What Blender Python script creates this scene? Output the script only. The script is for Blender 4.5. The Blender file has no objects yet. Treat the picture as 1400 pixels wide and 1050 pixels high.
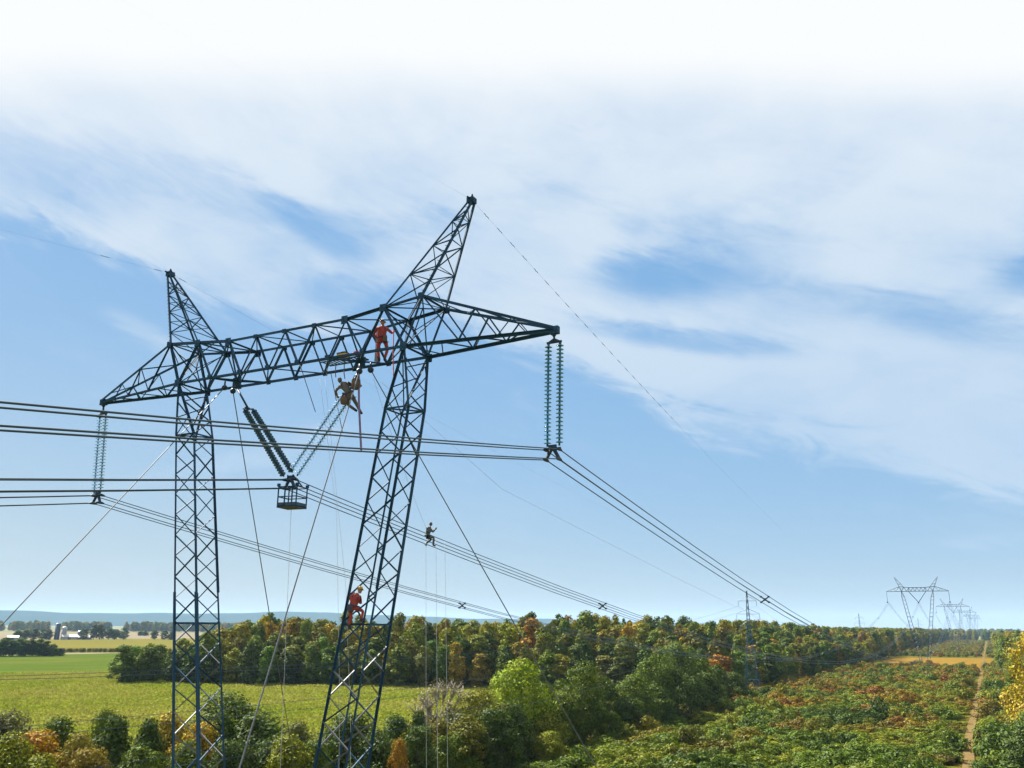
import bpy, bmesh, math, random
import numpy as np
from mathutils import Vector, Matrix, Quaternion, Euler

R = math.radians
scene = bpy.context.scene
COL = scene.collection

# ------------------------------------------------------------------ camera
# world: X along the crossbeam of the near tower, Y along the power line, Z up; origin on the ground under the tower
CAM = Vector((24.621, -27.222, 20.0))
HEAD = R(27.741)
cd = bpy.data.cameras.new('camera')
cam = bpy.data.objects.new('camera', cd)
COL.objects.link(cam)
cd.sensor_fit = 'HORIZONTAL'
cd.sensor_width = 36.0
cd.lens = 36.0 * 1197.526 / 1400.0
cd.clip_start = 0.1
cd.clip_end = 40000.0
cam.matrix_world = Matrix.Translation(CAM) @ Matrix.Rotation(HEAD, 4, 'Z') @ Matrix.Rotation(R(90 + 15.481), 4, 'X') @ Matrix.Rotation(R(0.431), 4, 'Z')
scene.camera = cam

# ------------------------------------------------------------------ exposure
vs = scene.view_settings
vs.view_transform = 'Standard'
vs.look = 'None'
vs.gamma = 1.0
vs.use_curve_mapping = False
EXPO = 2.0
vs.exposure = EXPO
scene.cycles.max_bounces = 8
scene.cycles.transparent_max_bounces = 8
scene.cycles.volume_bounces = 1
scene.cycles.use_denoising = True

# ------------------------------------------------------------------ sun
SUN_AZ, SUN_EL = R(-76), R(45)          # azimuth from +Y towards +X
sdir = Vector((math.sin(SUN_AZ) * math.cos(SUN_EL), math.cos(SUN_AZ) * math.cos(SUN_EL), math.sin(SUN_EL)))
sl = bpy.data.lights.new('sun', 'SUN')
sl.energy = 5.0
sl.angle = R(0.53)
sl.color = (1.0, 0.93, 0.82)
sun = bpy.data.objects.new('sun', sl)
COL.objects.link(sun)
sun.location = (-200, 100, 300)
sun.rotation_euler = (-sdir).to_track_quat('-Z', 'Y').to_euler()

# ------------------------------------------------------------------ sky: clear Nishita blue behind a cirrus sheet
world = bpy.data.worlds.new('World')
scene.world = world
world.use_nodes = True
NT = world.node_tree
NT.nodes.clear()


class G:
    """small helper that writes node graphs as expressions"""
    def __init__(s, nt):
        s.nt = nt

    def n(s, t, **kw):
        nd = s.nt.nodes.new(t)
        for k, v in kw.items():
            setattr(nd, k, v)
        return nd

    def put(s, sock, v):
        if isinstance(v, bpy.types.NodeSocket):
            s.nt.links.new(v, sock)
        elif v is not None:
            sock.default_value = v

    def m(s, op, a, b=None, c=None, clamp=False):
        nd = s.n('ShaderNodeMath', operation=op, use_clamp=clamp)
        for i, v in enumerate((a, b, c)):
            if v is not None:
                s.put(nd.inputs[i], v)
        return nd.outputs[0]

    def sm(s, x, lo, hi, a=0.0, b=1.0):
        nd = s.n('ShaderNodeMapRange', interpolation_type='SMOOTHSTEP')
        s.put(nd.inputs['Value'], x)
        s.put(nd.inputs['From Min'], lo)
        s.put(nd.inputs['From Max'], hi)
        s.put(nd.inputs['To Min'], a)
        s.put(nd.inputs['To Max'], b)
        return nd.outputs[0]

    def mix(s, f, a, b, mode='MIX'):
        nd = s.n('ShaderNodeMix', data_type='RGBA', blend_type=mode)
        s.put(nd.inputs['Factor'], f)
        s.put(nd.inputs[6], a if not isinstance(a, tuple) else (*a[:3], 1))
        s.put(nd.inputs[7], b if not isinstance(b, tuple) else (*b[:3], 1))
        return nd.outputs[2]

    def noise(s, vec, scale, detail=4.0, rough=0.55, dist=0.0, dim='3D'):
        nd = s.n('ShaderNodeTexNoise', noise_dimensions=dim)
        if vec is not None:
            s.put(nd.inputs['Vector'], vec)
        nd.inputs['Scale'].default_value = scale
        nd.inputs['Detail'].default_value = detail
        nd.inputs['Roughness'].default_value = rough
        nd.inputs['Distortion'].default_value = dist
        return nd.outputs['Fac']

    def xyz(s, x, y, z=0.0):
        nd = s.n('ShaderNodeCombineXYZ')
        for i, v in enumerate((x, y, z)):
            s.put(nd.inputs[i], v)
        return nd.outputs[0]

    def sep(s, v):
        nd = s.n('ShaderNodeSeparateXYZ')
        s.put(nd.inputs[0], v)
        return nd.outputs

    def ramp(s, f, stops):
        nd = s.n('ShaderNodeValToRGB')
        s.put(nd.inputs[0], f)
        el = nd.color_ramp.elements
        while len(el) > 1:
            el.remove(el[-1])
        el[0].position = stops[0][0]
        el[0].color = (*stops[0][1], 1)
        for p, c in stops[1:]:
            e = el.new(p)
            e.color = (*c, 1)
        return nd.outputs[0]


def build_sky():
    g = G(NT)
    tc = g.n('ShaderNodeTexCoord').outputs['Generated']
    x, y, z = g.sep(tc)
    az = g.m('MULTIPLY', g.m('ARCTAN2', x, y), 180 / math.pi)     # degrees from +Y
    a = g.m('ADD', az, math.degrees(HEAD))                         # bearing from the valley direction
    a = g.m('SUBTRACT', g.m('MODULO', g.m('ADD', a, 540.0), 360.0), 180.0)
    e = g.m('MULTIPLY', g.m('ARCSINE', g.m('MINIMUM', g.m('MAXIMUM', z, -0.999), 0.999)), 180 / math.pi)
    # wind-drawn noise fields
    ca, sa = math.cos(R(-16)), math.sin(R(-16))
    aa = g.m('ADD', g.m('MULTIPLY', a, ca), g.m('MULTIPLY', e, sa))
    ee = g.m('ADD', g.m('MULTIPLY', a, -sa), g.m('MULTIPLY', e, ca))
    w1 = g.noise(g.xyz(g.m('MULTIPLY', aa, 0.06), g.m('MULTIPLY', ee, 0.16), 1.7), 1.0, 8, 0.58, 0.7)
    w2 = g.noise(g.xyz(g.m('MULTIPLY', aa, 0.16), g.m('MULTIPLY', ee, 0.55), 5.3), 1.0, 9, 0.62, 0.9)
    w3 = g.noise(g.xyz(g.m('MULTIPLY', a, 0.09), g.m('MULTIPLY', e, 0.13), 9.1), 1.0, 7, 0.56, 0.4)
    wob = g.m('MULTIPLY', g.m('SUBTRACT', w1, 0.5), 9.0)
    wob2 = g.m('MULTIPLY', g.m('SUBTRACT', w2, 0.5), 5.0)
    # lower edge of the cirrus sheet, by bearing
    fc = g.n('ShaderNodeFloatCurve')
    pts = [(-60, 23.5), (-45, 23.4), (-32.6, 22.4), (-26, 21.4), (-19.6, 19.5), (-13.4, 18.2), (-8, 20.5), (-4, 19.6), (0, 18.6), (5, 16.6), (9.8, 14.2),
           (14.4, 12.1), (21, 10.4), (25, 9.0), (30.4, 7.2), (40, 6.0), (60, 8.0)]
    cv = fc.mapping.curves[0]
    for i, (px, py) in enumerate(pts):
        q = ((px + 60) / 120, py / 40)
        if i < 2:
            cv.points[i].location = q
        else:
            cv.points.new(*q)
    fc.mapping.update()
    g.put(fc.inputs['Value'], g.m('DIVIDE', g.m('ADD', a, 60.0), 120.0, clamp=True))
    edge = g.m('MULTIPLY', fc.outputs[0], 40.0)
    dist = g.m('ADD', g.m('ADD', g.m('SUBTRACT', e, edge), g.m('MULTIPLY', wob, 0.60)), g.m('MULTIPLY', wob2, 0.95))
    cover = g.sm(dist, -1.7, 1.9)

    def blob(ac, ec, ra, re, tilt, wobble=0.35):
        da = g.m('ADD', g.m('SUBTRACT', a, ac), g.m('MULTIPLY', wob, wobble))
        de = g.m('ADD', g.m('SUBTRACT', e, ec), g.m('MULTIPLY', wob2, wobble * 0.8))
        c, s_ = math.cos(R(tilt)), math.sin(R(tilt))
        u = g.m('DIVIDE', g.m('ADD', g.m('MULTIPLY', da, c), g.m('MULTIPLY', de, s_)), ra)
        v = g.m('DIVIDE', g.m('ADD', g.m('MULTIPLY', da, -s_), g.m('MULTIPLY', de, c)), re)
        r2 = g.m('ADD', g.m('MULTIPLY', u, u), g.m('MULTIPLY', v, v))
        return g.m('EXPONENT', g.m('MULTIPLY', g.m('POWER', r2, 1.5), -0.8))

    gaps = [(-21, 26.4, 9.0, 1.5, -12, 0.46), (-13.5, 24.6, 4.5, 0.9, -28, 0.50), (-10.2, 20.4, 5.0, 1.6, -5, 0.75), (10.6, 22.3, 5.4, 1.7, -3, 0.95),
            (11.5, 18.2, 7.5, 0.75, -10, 0.8), (33.8, 19.3, 3.4, 1.2, -8, 0.9), (28.7, 17.2, 5.5, 1.3, -22, 0.5), (22, 19.6, 6, 1.3, -14, 0.35),
            (-7.5, 25.2, 4.0, 1.5, 12, 0.45), (-30, 25.5, 7.0, 2.0, -8, 0.55), (18, 24, 9, 1.0, -10, 0.22), (6.0, 27, 7, 1.2, -20, 0.2)]
    for (ac, ec, ra, re, ti, k) in gaps:
        cover = g.m('SUBTRACT', cover, g.m('MULTIPLY', blob(ac, ec, ra, re, ti), k))
    wisps = [(-24.0, 17.2, 2.4, 0.8, -25, 0.55), (-17.3, 9.9, 3.6, 0.8, 14, 0.62), (-12.5, 12.0, 2.6, 0.7, 8, 0.5), (-23.5, 8.0, 3.2, 0.6, 20, 0.4), (27.6, 4.9, 5.0, 0.45, 3, 0.30),
             (25, 12.5, 9, 1.0, -20, 0.25)]
    for (ac, ec, ra, re, ti, k) in wisps:
        cover = g.m('ADD', cover, g.m('MULTIPLY', blob(ac, ec, ra, re, ti, 0.45), k))
    # texture inside the sheet
    tex = g.m('ADD', g.m('MULTIPLY', g.m('SUBTRACT', w2, 0.5), 0.85), g.m('MULTIPLY', g.m('SUBTRACT', w3, 0.5), 0.75))
    cover = g.m('ADD', cover, tex)
    w4 = g.noise(g.xyz(g.m('MULTIPLY', aa, 0.30), g.m('MULTIPLY', ee, 1.5), 3.3), 1.0, 8, 0.62, 1.2)
    cover = g.m('ADD', cover, g.m('MULTIPLY', g.m('SUBTRACT', w4, 0.5), 0.38))
    cover = g.m('MULTIPLY', g.sm(cover, -0.04, 1.08), 0.94)

    sky = g.n('ShaderNodeTexSky', sky_type='NISHITA')
    sky.sun_disc = False
    sky.sun_elevation = SUN_EL
    sky.sun_rotation = SUN_AZ
    sky.altitude = 200
    sky.air_density = 1.0
    sky.dust_density = 0.3
    sky.ozone_density = 1.6
    blue = g.mix(1.0, sky.outputs[0], SKY_TINT, 'MULTIPLY')
    blue = g.mix(0.85, blue, g.mix(g.sm(e, 24.0, 9.0), SKY_DEEP, SKY_BODY))
    # whitish air low down
    low = g.m('EXPONENT', g.m('DIVIDE', g.m('MULTIPLY', g.m('MAXIMUM', e, 0.0), -1.0), g.sm(a, 20.0, -38.0, 5.0, 9.5)))
    lowl = g.m('MULTIPLY', low, g.sm(a, 40.0, -45.0, 0.62, 0.95))
    blue = g.mix(lowl, blue, SKY_LOW)
    cirrus = g.mix(g.sm(g.m('ADD', e, g.m('MULTIPLY', wob, 0.5)), 8, 27), CLOUD_LOW, CLOUD_HIGH)
    cirrus = g.mix(g.m('MULTIPLY', g.sm(g.m('ADD', g.m('MULTIPLY', w3, 0.6), g.m('MULTIPLY', w1, 0.4)), 0.60, 0.36), 0.65), cirrus, CLOUD_GREY)
    col = g.mix(cover, blue, cirrus)
    # thick bright veil higher up
    bow = g.m('MULTIPLY', g.m('MINIMUM', g.m('MULTIPLY', a, a), 2000.0), 0.0043)
    ev = g.m('ADD', g.m('ADD', e, bow), g.m('MULTIPLY', wob, 0.12))
    veil = g.m('ADD', g.m('MULTIPLY', g.sm(ev, 26.0, 34.5), 0.42), g.m('MULTIPLY', g.sm(ev, 32.6, 36.6), 0.58))
    col = g.mix(veil, col, VEIL)
    bg = g.n('ShaderNodeBackground')
    g.put(bg.inputs['Color'], col)
    bg.inputs['Strength'].default_value = 0.1
    out = g.n('ShaderNodeOutputWorld')
    NT.links.new(bg.outputs[0], out.inputs[0])


# scene-linear radiance as displayed, brought to the background's strength of 0.1 and the exposure
def sky_lin(r, g, b):
    k = 10.0 / 2 ** EXPO
    return (r * k, g * k, b * k)


SKY_TINT = sky_lin(0.150, 0.165, 0.170)
SKY_DEEP = sky_lin(0.215, 0.440, 0.745)
SKY_BODY = sky_lin(0.250, 0.470, 0.745)
SKY_LOW = sky_lin(0.610, 0.665, 0.630)
CLOUD_LOW = sky_lin(0.545, 0.695, 0.860)
CLOUD_HIGH = sky_lin(0.690, 0.800, 0.910)
CLOUD_GREY = sky_lin(0.470, 0.640, 0.850)
VEIL = sky_lin(0.965, 0.985, 1.0)
build_sky()

# ------------------------------------------------------------------ helpers


def tag(o, label=None, cat=None, group=None, kind=None):
    for k, v in (('label', label), ('category', cat), ('group', group), ('kind', kind)):
        if v:
            o[k] = v
    return o


def empty(name, loc=(0, 0, 0), parent=None):
    o = bpy.data.objects.new(name, None)
    COL.objects.link(o)
    o.location = loc
    o.empty_display_size = 0.2
    if parent:
        o.parent = parent
    return o


def link(name, me, mat=None, parent=None, loc=None):
    o = bpy.data.objects.new(name, me)
    COL.objects.link(o)
    if mat is not None and not me.materials:
        me.materials.append(mat)
    if parent:
        o.parent = parent
    if loc is not None:
        o.location = loc
    return o


def mesh(name, verts, faces, smooth=False):
    me = bpy.data.meshes.new(name)
    me.from_pydata([tuple(v) for v in verts], [], faces)
    if smooth:
        me.polygons.foreach_set('use_smooth', [True] * len(me.polygons))
    me.update()
    return me


class MB:
    """collects vertices and faces for one mesh"""
    def __init__(s):
        s.v, s.f, s.mi = [], [], []

    def add(s, v, f, mi=0):
        o = len(s.v)
        s.v += [tuple(p) for p in v]
        s.f += [tuple(i + o for i in q) for q in f]
        s.mi += [mi] * len(f)

    def box(s, c, d, rot=None, mi=0):
        hx, hy, hz = d[0] / 2, d[1] / 2, d[2] / 2
        P = [Vector((x, y, z)) for x in (-hx, hx) for y in (-hy, hy) for z in (-hz, hz)]
        if rot is not None:
            P = [rot @ p for p in P]
        c = Vector(c)
        s.add([p + c for p in P], [(0, 1, 3, 2), (4, 6, 7, 5), (0, 4, 5, 1), (2, 3, 7, 6), (0, 2, 6, 4), (1, 5, 7, 3)], mi)

    def tube(s, pts, r, n=6, mi=0, cap=True):
        pts = [Vector(p) for p in pts]
        rs = r if isinstance(r, (list, tuple)) else [r] * len(pts)
        V, F = [], []
        side = None
        for i, p in enumerate(pts):
            t = (pts[min(i + 1, len(pts) - 1)] - pts[max(i - 1, 0)]).normalized()
            if side is None:
                ref = Vector((0, 0, 1)) if abs(t.z) < 0.9 else Vector((1, 0, 0))
                side = t.cross(ref).normalized()
            side = (side - t * side.dot(t)).normalized()
            up = t.cross(side)
            for k in range(n):
                an = 2 * math.pi * k / n
                V.append(p + (side * math.cos(an) + up * math.sin(an)) * rs[i])
        for i in range(len(pts) - 1):
            for k in range(n):
                F.append((i * n + k, i * n + (k + 1) % n, (i + 1) * n + (k + 1) % n, (i + 1) * n + k))
        if cap:
            F.append(tuple(range(n - 1, -1, -1)))
            F.append(tuple((len(pts) - 1) * n + k for k in range(n)))
        s.add(V, F, mi)

    def lathe(s, prof, n=16, mi=0):
        V, F = [], []
        for (r, z) in prof:
            for k in range(n):
                an = 2 * math.pi * k / n
                V.append((r * math.cos(an), r * math.sin(an), z))
        for i in range(len(prof) - 1):
            for k in range(n):
                F.append((i * n + k, i * n + (k + 1) % n, (i + 1) * n + (k + 1) % n, (i + 1) * n + k))
        s.add(V, F, mi)

    def ball(s, c, r, n=10, m=6, sc=(1, 1, 1), mi=0):
        V, F = [], []
        c = Vector(c)
        for i in range(m + 1):
            th = math.pi * i / m
            for k in range(n):
                an = 2 * math.pi * k / n
                V.append(c + Vector((r * sc[0] * math.sin(th) * math.cos(an), r * sc[1] * math.sin(th) * math.sin(an), r * sc[2] * math.cos(th))))
        for i in range(m):
            for k in range(n):
                F.append((i * n + k, (i + 1) * n + k, (i + 1) * n + (k + 1) % n, i * n + (k + 1) % n))
        s.add(V, F, mi)

    def mesh(s, name, mats=None, smooth=False):
        me = mesh(name, s.v, s.f, smooth)
        if mats:
            for m_ in (mats if isinstance(mats, (list, tuple)) else [mats]):
                me.materials.append(m_)
            if any(s.mi):
                me.polygons.foreach_set('material_index', s.mi)
        return me

    def build(s, name, mats=None, parent=None, smooth=False, loc=None):
        return link(name, s.mesh(name, mats, smooth), None, parent, loc)


def new_mat(name):
    m = bpy.data.materials.new(name)
    m.use_nodes = True
    m.node_tree.nodes.clear()
    g = G(m.node_tree)
    out = g.n('ShaderNodeOutputMaterial')
    return m, g, out


def solid(name, col, rough=0.6, metal=0.0, var=0.15, scale=6.0, bump=0.0, trans=0.0, spec=0.5):
    m, g, out = new_mat(name)
    b = g.n('ShaderNodeBsdfPrincipled')
    tc = g.n('ShaderNodeTexCoord').outputs['Object']
    f = g.noise(tc, scale, 5, 0.6)
    lo = tuple(c * (1 - var) for c in col)
    hi = tuple(min(1, c * (1 + var)) for c in col)
    g.put(b.inputs['Base Color'], g.mix(g.sm(f, 0.3, 0.7), lo, hi))
    b.inputs['Roughness'].default_value = rough
    b.inputs['Metallic'].default_value = metal
    b.inputs['Transmission Weight'].default_value = trans
    b.inputs['Specular IOR Level'].default_value = spec
    if bump:
        bp = g.n('ShaderNodeBump')
        bp.inputs['Strength'].default_value = bump
        g.put(bp.inputs['Height'], f)
        g.put(b.inputs['Normal'], bp.outputs[0])
    m.node_tree.links.new(b.outputs[0], out.inputs[0])
    return m


def crop_material():
    m, g, out = new_mat('standing_crop')
    ge = g.n('ShaderNodeNewGeometry')
    rnd = ge.outputs['Random Per Island']
    f = g.noise(ge.outputs['Position'], 0.03, 4, 0.6)
    c = g.mix(g.sm(f, 0.35, 0.65), (0.172, 0.205, 0.020), (0.228, 0.228, 0.042))
    hsv = g.n('ShaderNodeHueSaturation')
    g.put(hsv.inputs['Color'], c)
    g.put(hsv.inputs['Hue'], g.sm(rnd, 0, 1, 0.488, 0.516))
    g.put(hsv.inputs['Value'], g.m('ADD', 0.76, g.m('MULTIPLY', g.m('FRACT', g.m('MULTIPLY', rnd, 7.31)), 0.55)))
    d = g.n('ShaderNodeBsdfDiffuse')
    t = g.n('ShaderNodeBsdfTranslucent')
    g.put(d.inputs['Color'], hsv.outputs[0])
    g.put(t.inputs['Color'], hsv.outputs[0])
    mx = g.n('ShaderNodeMixShader')
    mx.inputs[0].default_value = 0.25
    g.put(mx.inputs[1], d.outputs[0])
    g.put(mx.inputs[2], t.outputs[0])
    m.node_tree.links.new(mx.outputs[0], out.inputs[0])
    return m


def leaf_material(name, scrub=False):
    """leaves: colour of the plant (object colour, or patches over the land for scrub), every leaf a little different, light passing through"""
    m, g, out = new_mat(name)
    oi = g.n('ShaderNodeObjectInfo')
    ge = g.n('ShaderNodeNewGeometry')
    rnd = ge.outputs['Random Per Island']
    if scrub:
        p = oi.outputs['Location']
        f1 = g.noise(p, 0.045, 3, 0.6, 0.6)
        f2 = g.noise(p, 0.11, 2, 0.6)
        f3 = g.noise(p, 0.030, 4, 0.65, 0.8)
        mixr = g.m('ADD', g.m('MULTIPLY', oi.outputs['Random'], 0.34), g.m('MULTIPLY', g.sm(f3, 0.36, 0.64), 0.66))
        base = g.ramp(mixr, [(0.0, (0.026, 0.050, 0.007)), (0.25, (0.042, 0.074, 0.008)), (0.5, (0.066, 0.106, 0.009)), (0.72, (0.104, 0.140, 0.010)), (0.88, (0.150, 0.168, 0.012)), (1.0, (0.095, 0.098, 0.018))])
        warm = g.ramp(oi.outputs['Random'], [(0.0, (0.185, 0.100, 0.014)), (0.35, (0.200, 0.155, 0.013)), (0.7, (0.150, 0.060, 0.018)), (0.8, (0.180, 0.175, 0.013)), (1.0, (0.110, 0.130, 0.012))])
        y = g.sep(p)[1]
        k = g.m('MULTIPLY', g.m('MULTIPLY', g.sm(g.m('ADD', f1, g.sm(y, 150.0, 270.0, 0.0, 0.085)), 0.50, 0.61), g.sm(f2, 0.36, 0.52)), g.sm(y, 120.0, 215.0, 0.45, 1.0))
        base = g.mix(1.0, g.mix(k, base, warm), (0.84, 0.86, 0.84), 'MULTIPLY')
    else:
        # plants of an uncounted wood (object alpha 0) draw their colour from the wood's own range
        wood = g.ramp(oi.outputs['Random'], [(0.0, (0.048, 0.076, 0.010)), (0.3, (0.066, 0.100, 0.010)), (0.5, (0.096, 0.118, 0.012)), (0.72, (0.135, 0.140, 0.012)), (0.88, (0.180, 0.150, 0.012)), (0.97, (0.195, 0.120, 0.014)), (1.0, (0.08, 0.10, 0.012))])
        base = g.mix(oi.outputs['Alpha'], wood, oi.outputs['Color'])
    hsv = g.n('ShaderNodeHueSaturation')
    g.put(hsv.inputs['Color'], base)
    g.put(hsv.inputs['Hue'], g.sm(rnd, 0, 1, 0.474, 0.512))
    g.put(hsv.inputs['Value'], g.m('ADD', 0.62, g.m('MULTIPLY', g.m('FRACT', g.m('MULTIPLY', rnd, 7.31)), 0.86)))
    g.put(hsv.inputs['Saturation'], g.m('ADD', 0.96, g.m('MULTIPLY', g.m('FRACT', g.m('MULTIPLY', rnd, 13.7)), 0.2)))
    d = g.n('ShaderNodeBsdfDiffuse')
    t = g.n('ShaderNodeBsdfTranslucent')
    gl = g.n('ShaderNodeBsdfGlossy')
    g.put(d.inputs['Color'], hsv.outputs[0])
    tm = g.mix(1.0, hsv.outputs[0], (1.15, 1.2, 0.7), 'MULTIPLY')
    g.put(t.inputs['Color'], tm)
    gl.inputs['Roughness'].default_value = 0.6
    gl.inputs['Color'].default_value = (0.8, 0.85, 0.9, 1)
    m1 = g.n('ShaderNodeMixShader')
    m1.inputs[0].default_value = 0.16
    g.put(m1.inputs[1], d.outputs[0])
    g.put(m1.inputs[2], t.outputs[0])
    m2 = g.n('ShaderNodeMixShader')
    m2.inputs[0].default_value = 0.015
    g.put(m2.inputs[1], m1.outputs[0])
    g.put(m2.inputs[2], gl.outputs[0])
    m.node_tree.links.new(m2.outputs[0], out.inputs[0])
    return m


def ground_material(name, stops, scale, rows=None, detail=6, streak=None, fine=1.5, bump=0.4):
    """soil or crop: colour from world-position noise, optional crop rows"""
    m, g, out = new_mat(name)
    geo = g.n('ShaderNodeNewGeometry').outputs['Position']
    f = g.noise(geo, scale, detail, 0.62, 0.4)
    f2 = g.noise(geo, fine, 3, 0.6)
    fac = g.m('ADD', g.m('MULTIPLY', f, 0.58), g.m('MULTIPLY', f2, 0.42))
    if rows:
        ang, sp, amt = rows
        x, y, z = g.sep(geo)
        r = g.m('ADD', g.m('MULTIPLY', x, math.cos(R(ang))), g.m('MULTIPLY', y, math.sin(R(ang))))
        r = g.m('ADD', r, g.m('MULTIPLY', f, 3.0))
        s_ = g.m('SINE', g.m('MULTIPLY', r, 2 * math.pi / sp))
        fac = g.m('ADD', fac, g.m('MULTIPLY', s_, amt))
    if streak:
        ang, sc, amt = streak
        x, y, z = g.sep(geo)
        u = g.m('ADD', g.m('MULTIPLY', x, math.cos(R(ang))), g.m('MULTIPLY', y, math.sin(R(ang))))
        v = g.m('ADD', g.m('MULTIPLY', x, -math.sin(R(ang))), g.m('MULTIPLY', y, math.cos(R(ang))))
        sn = g.noise(g.xyz(g.m('MULTIPLY', u, 0.06), v), sc, 4, 0.6)
        fac = g.m('ADD', fac, g.m('MULTIPLY', g.m('SUBTRACT', sn, 0.5), amt))
    col = g.ramp(fac, stops)
    b = g.n('ShaderNodeBsdfPrincipled')
    g.put(b.inputs['Base Color'], col)
    b.inputs['Roughness'].default_value = 0.95
    b.inputs['Specular IOR Level'].default_value = 0.0
    bp = g.n('ShaderNodeBump')
    bp.inputs['Strength'].default_value = bump
    bp.inputs['Distance'].default_value = 0.5
    g.put(bp.inputs['Height'], f2)
    g.put(b.inputs['Normal'], bp.outputs[0])
    m.node_tree.links.new(b.outputs[0], out.inputs[0])
    return m


M = {}
M['steel'] = solid('galvanised_steel', (0.020, 0.058, 0.108), 0.72, 0.05, 0.45, 2.2, spec=0.15)
M['steel_sunlit'] = solid('sunlit_galvanised_steel', (0.130, 0.140, 0.150), 0.65, 0.15, 0.3, 2.0, spec=0.3)  # sunlight on the lower mast braces, put into a paler base colour
M['steel_far'] = solid('weathered_steel', (0.030, 0.055, 0.082), 0.5, 0.3, 0.15, 1.0)
M['cable'] = solid('aluminium_cable', (0.022, 0.052, 0.078), 0.5, 0.3, 0.1, 2.0)
M['guy'] = solid('guy_wire_steel', (0.090, 0.100, 0.110), 0.5, 0.3, 0.1, 2.0)
M['fitting'] = solid('dark_fitting', (0.014, 0.034, 0.060), 0.5, 0.4, 0.2, 4.0)
M['glass'] = solid('teal_glass', (0.050, 0.280, 0.460), 0.12, 0.0, 0.1, 4.0, trans=0.10)
M['glass_pale'] = solid('pale_glass', (0.34, 0.60, 0.86), 0.06, 0.0, 0.06, 4.0, trans=0.20)
M['shaded_disc'] = solid('shaded_disc_blue', (0.028, 0.105, 0.230), 0.20, 0.0, 0.15, 4.0)  # shade on the left V strings put into the colour; far insulators share it
M['orange_suit'] = solid('orange_red_fabric', (0.30, 0.036, 0.026), 0.8, 0, 0.2, 9.0, 0.2)
M['tan_suit'] = solid('tan_conductive_fabric', (0.095, 0.085, 0.072), 0.8, 0, 0.2, 9.0, 0.2)
M['grey_suit'] = solid('grey_conductive_fabric', (0.065, 0.075, 0.085), 0.8, 0, 0.2, 9.0, 0.2)
M['skin'] = solid('skin', (0.26, 0.15, 0.10), 0.55, 0, 0.08, 12.0)
M['boot'] = solid('dark_boot_leather', (0.030, 0.028, 0.028), 0.6, 0, 0.2, 10.0)
M['glove'] = solid('work_glove', (0.20, 0.16, 0.11), 0.8, 0, 0.2, 10.0)
M['yellow_helmet'] = solid('yellow_helmet', (0.42, 0.25, 0.02), 0.35, 0, 0.05, 4.0)
M['white_helmet'] = solid('white_helmet', (0.70, 0.70, 0.68), 0.35, 0, 0.05, 4.0)
M['dark_hood'] = solid('brown_hood', (0.085, 0.070, 0.060), 0.7, 0, 0.2, 8.0)
M['webbing'] = solid('dark_webbing', (0.040, 0.045, 0.070), 0.8, 0, 0.2, 10.0)
M['purple_web'] = solid('violet_sling', (0.18, 0.12, 0.24), 0.8, 0, 0.2, 6.0)
M['red_rope'] = solid('red_rope', (0.40, 0.075, 0.090), 0.8, 0, 0.2, 10.0)
M['rope'] = solid('grey_rope', (0.34, 0.36, 0.38), 0.8, 0, 0.2, 10.0)
M['cloth'] = solid('pale_canvas', (0.36, 0.30, 0.29), 0.9, 0, 0.1, 6.0)
M['tool_yellow'] = solid('yellow_plastic', (0.55, 0.33, 0.04), 0.5, 0, 0.1, 5.0)
M['bag'] = solid('brown_tool_bag', (0.105, 0.070, 0.050), 0.85, 0, 0.2, 8.0)
M['plywood'] = solid('plywood', (0.36, 0.27, 0.17), 0.8, 0, 0.15, 6.0)
M['rust_plate'] = solid('worn_floor_plate', (0.060, 0.060, 0.062), 0.8, 0, 0.3, 9.0)
M['bark'] = solid('bark', (0.085, 0.070, 0.055), 0.95, 0, 0.3, 5.0, 0.5)
M['pale_bark'] = solid('pale_bare_twigs', (0.22, 0.19, 0.16), 0.95, 0, 0.25, 5.0, 0.4)
M['leaf'] = leaf_material('leaves')
M['scrub_leaf'] = leaf_material('scrub_leaves', True)
M['concrete'] = solid('silo_concrete', (0.26, 0.26, 0.26), 0.9, 0, 0.12, 0.6)
M['silo_blue'] = solid('dark_blue_silo_enamel', (0.030, 0.045, 0.075), 0.4, 0.2, 0.15, 0.5)
M['barn_roof'] = solid('pale_metal_roof', (0.36, 0.37, 0.38), 0.45, 0.2, 0.08, 0.5)
M['barn_wall'] = solid('barn_boards', (0.30, 0.27, 0.25), 0.9, 0, 0.2, 0.7)

# ------------------------------------------------------------------ land


def sheet(name, poly, z, mat, sub=None):
    me = mesh(name, [(x, y, z) for x, y in poly], [tuple(range(len(poly)))])
    if me.polygons and me.polygons[0].normal.z < 0:
        me.flip_normals()
    o = link(name, me, mat)
    return tag(o, kind='structure')


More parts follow.
